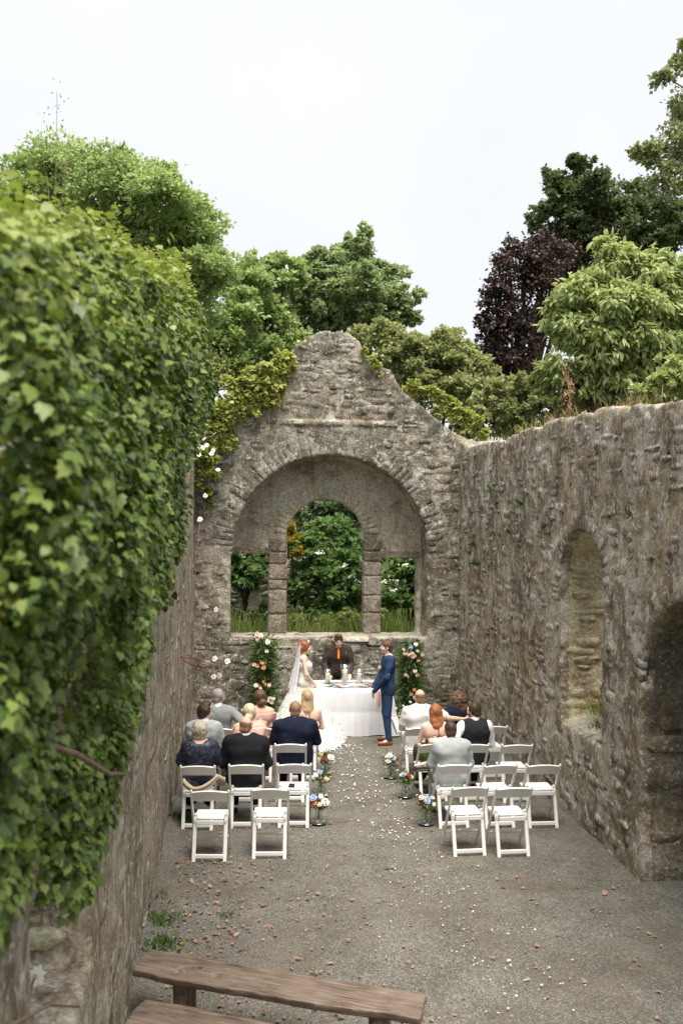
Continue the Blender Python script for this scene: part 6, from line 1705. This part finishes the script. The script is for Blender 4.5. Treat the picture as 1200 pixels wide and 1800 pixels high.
# ================================================================== THINGS ON THE CHAIRS, BENCHES, CABLE
c = CHAIRS['L3c'].location
bk = empty('booklet', (c.x - .03, c.y - .03, .468), R_(-6), 'small black booklet on the empty third row chair', 'booklet')
mb = MB(); mb.box((0, 0, .006), (.075, .15, .010)); mb.build('cover', M['cable'], bk)
c = CHAIRS['R1c'].location
tag(obj('paper_sheet', np.array([[-.1, -.14, .470], [.1, -.14, .470], [.1, .14, .474], [-.1, .14, .472]]) + [c.x, c.y, 0], np.array([[0, 1, 2, 3]]), M['white_cloth']), 'white sheet of paper on the empty front row chair', 'paper')
c = CHAIRS['L3a'].location
t = np.linspace(0, 1, 16)
mb = MB()
for q in range(3):
    p = np.column_stack([-.19 + .42 * t, -.235 - .03 * np.sin(t * math.pi) - .012 * q, .60 - .14 * np.sin(t * math.pi) ** .8 + .05 * t + .018 * q - .02 * np.cos(q * 3 + t * 5)])
    mb.tube(p, .016 + .008 * np.sin(t * math.pi), 8)
mb.tube([(.23, -.22, .66), (.27, -.12, .60), (.28, -.02, .52), (.24, .03, .5)], [.02, .035, .04, .02], 8)
sh = mb.build('shawl', M['beige'], None, True); sh.location = (c.x, c.y, 0); tag(sh, 'beige shawl looped behind the woman in navy sequins', 'shawl')

def bench(name, label, cx, cy, rz, L, Wd, seed, cracks, legs):
    root = empty(name, (cx, cy, 0), R_(rz), label, 'bench')
    g = SDF((-L / 2, -Wd / 2 - .03, .36), (L / 2, Wd / 2 + .03, .48), .016)
    X, Y, Z = np.meshgrid(*g.ax, indexing='ij', sparse=True)
    e0 = Wd / 2 + .03 * vnoise(X * 3, X * 0 + seed, X * 0) + .012 * vnoise(X * 11, X * 0 + seed, X * 0)
    e1 = Wd / 2 + .06 * vnoise(X * 2.2, X * 0 + seed + 9, X * 0) + .015 * vnoise(X * 9, X * 0 + seed, X * 0) + .035 * np.exp(-((X + L * .36) / .13) ** 2)
    th = .062 + .01 * vnoise(X * 3, Y * 3, X * 0)
    d = np.maximum(np.maximum(Y - e0, -Y - e1 + .25 * (.46 - Z)), np.maximum(Z - .46 - .004 * vnoise(X * 3, Y * 5, X * 0), .46 - th - Z))
    d = np.maximum(d, np.abs(X + .02 * np.sin(Y * 9)) - L / 2 + .3 * np.abs(Y) * (X < 0) * .3)
    g.F = d.astype(np.float32)
    for a, b, r in cracks: g.cap((*a, .455), (*b, .455), r, r * .5, cut=True)
    obj('seat', *g.net(), M['wood'], root)
    for x in legs:
        h = SDF((x - .12, -.16, -.02), (x + .12, .16, .42), .015)
        h.cap((x, -.05, .0), (x + .01, -.06, .41), .062, .075, k=0); h.cap((x, .05, .0), (x - .01, .06, .41), .058, .07, k=.03); h.noise(.006, (12, 12, 4), seed); h.plane((0, 0, .40), (0, 0, 1))
        obj('leg', *h.net(), M['wood'], root)
bench('log_bench', 'dark live edge plank bench with a split and knot hole in the gravel foreground', .33, 7.27, -24.6, 2.22, .38, 2.2, [((-.70, -.03), (-.62, .02), .05), ((-.76, -.08), (-.68, -.04), .03), ((-.46, -.05), (-.26, -.075), .032), ((-.28, -.075), (-.02, -.06), .02)], (-.72, .80))
bench('log_bench', 'second dark plank bench cut off by the bottom edge of the view', .30, 6.47, -25, 2.1, .38, 6.1, [], (-.75, .75))
mb = MB(); mb.tube([(-1.15, 4.75, 1.26), (-.98, 4.85, 1.30), (-.84, 4.95, 1.33), (-.765, 5.0, 1.29), (-.745, 5.0, 1.18), (-.74, 4.98, .9), (-.74, 4.95, .4), (-.74, 4.93, .02)], .011, 8)
tag(mb.build('cable', M['cable'], None, True), 'black cable looping over the sill and down the left wall', 'cable')
print('script time', time.time() - T0)
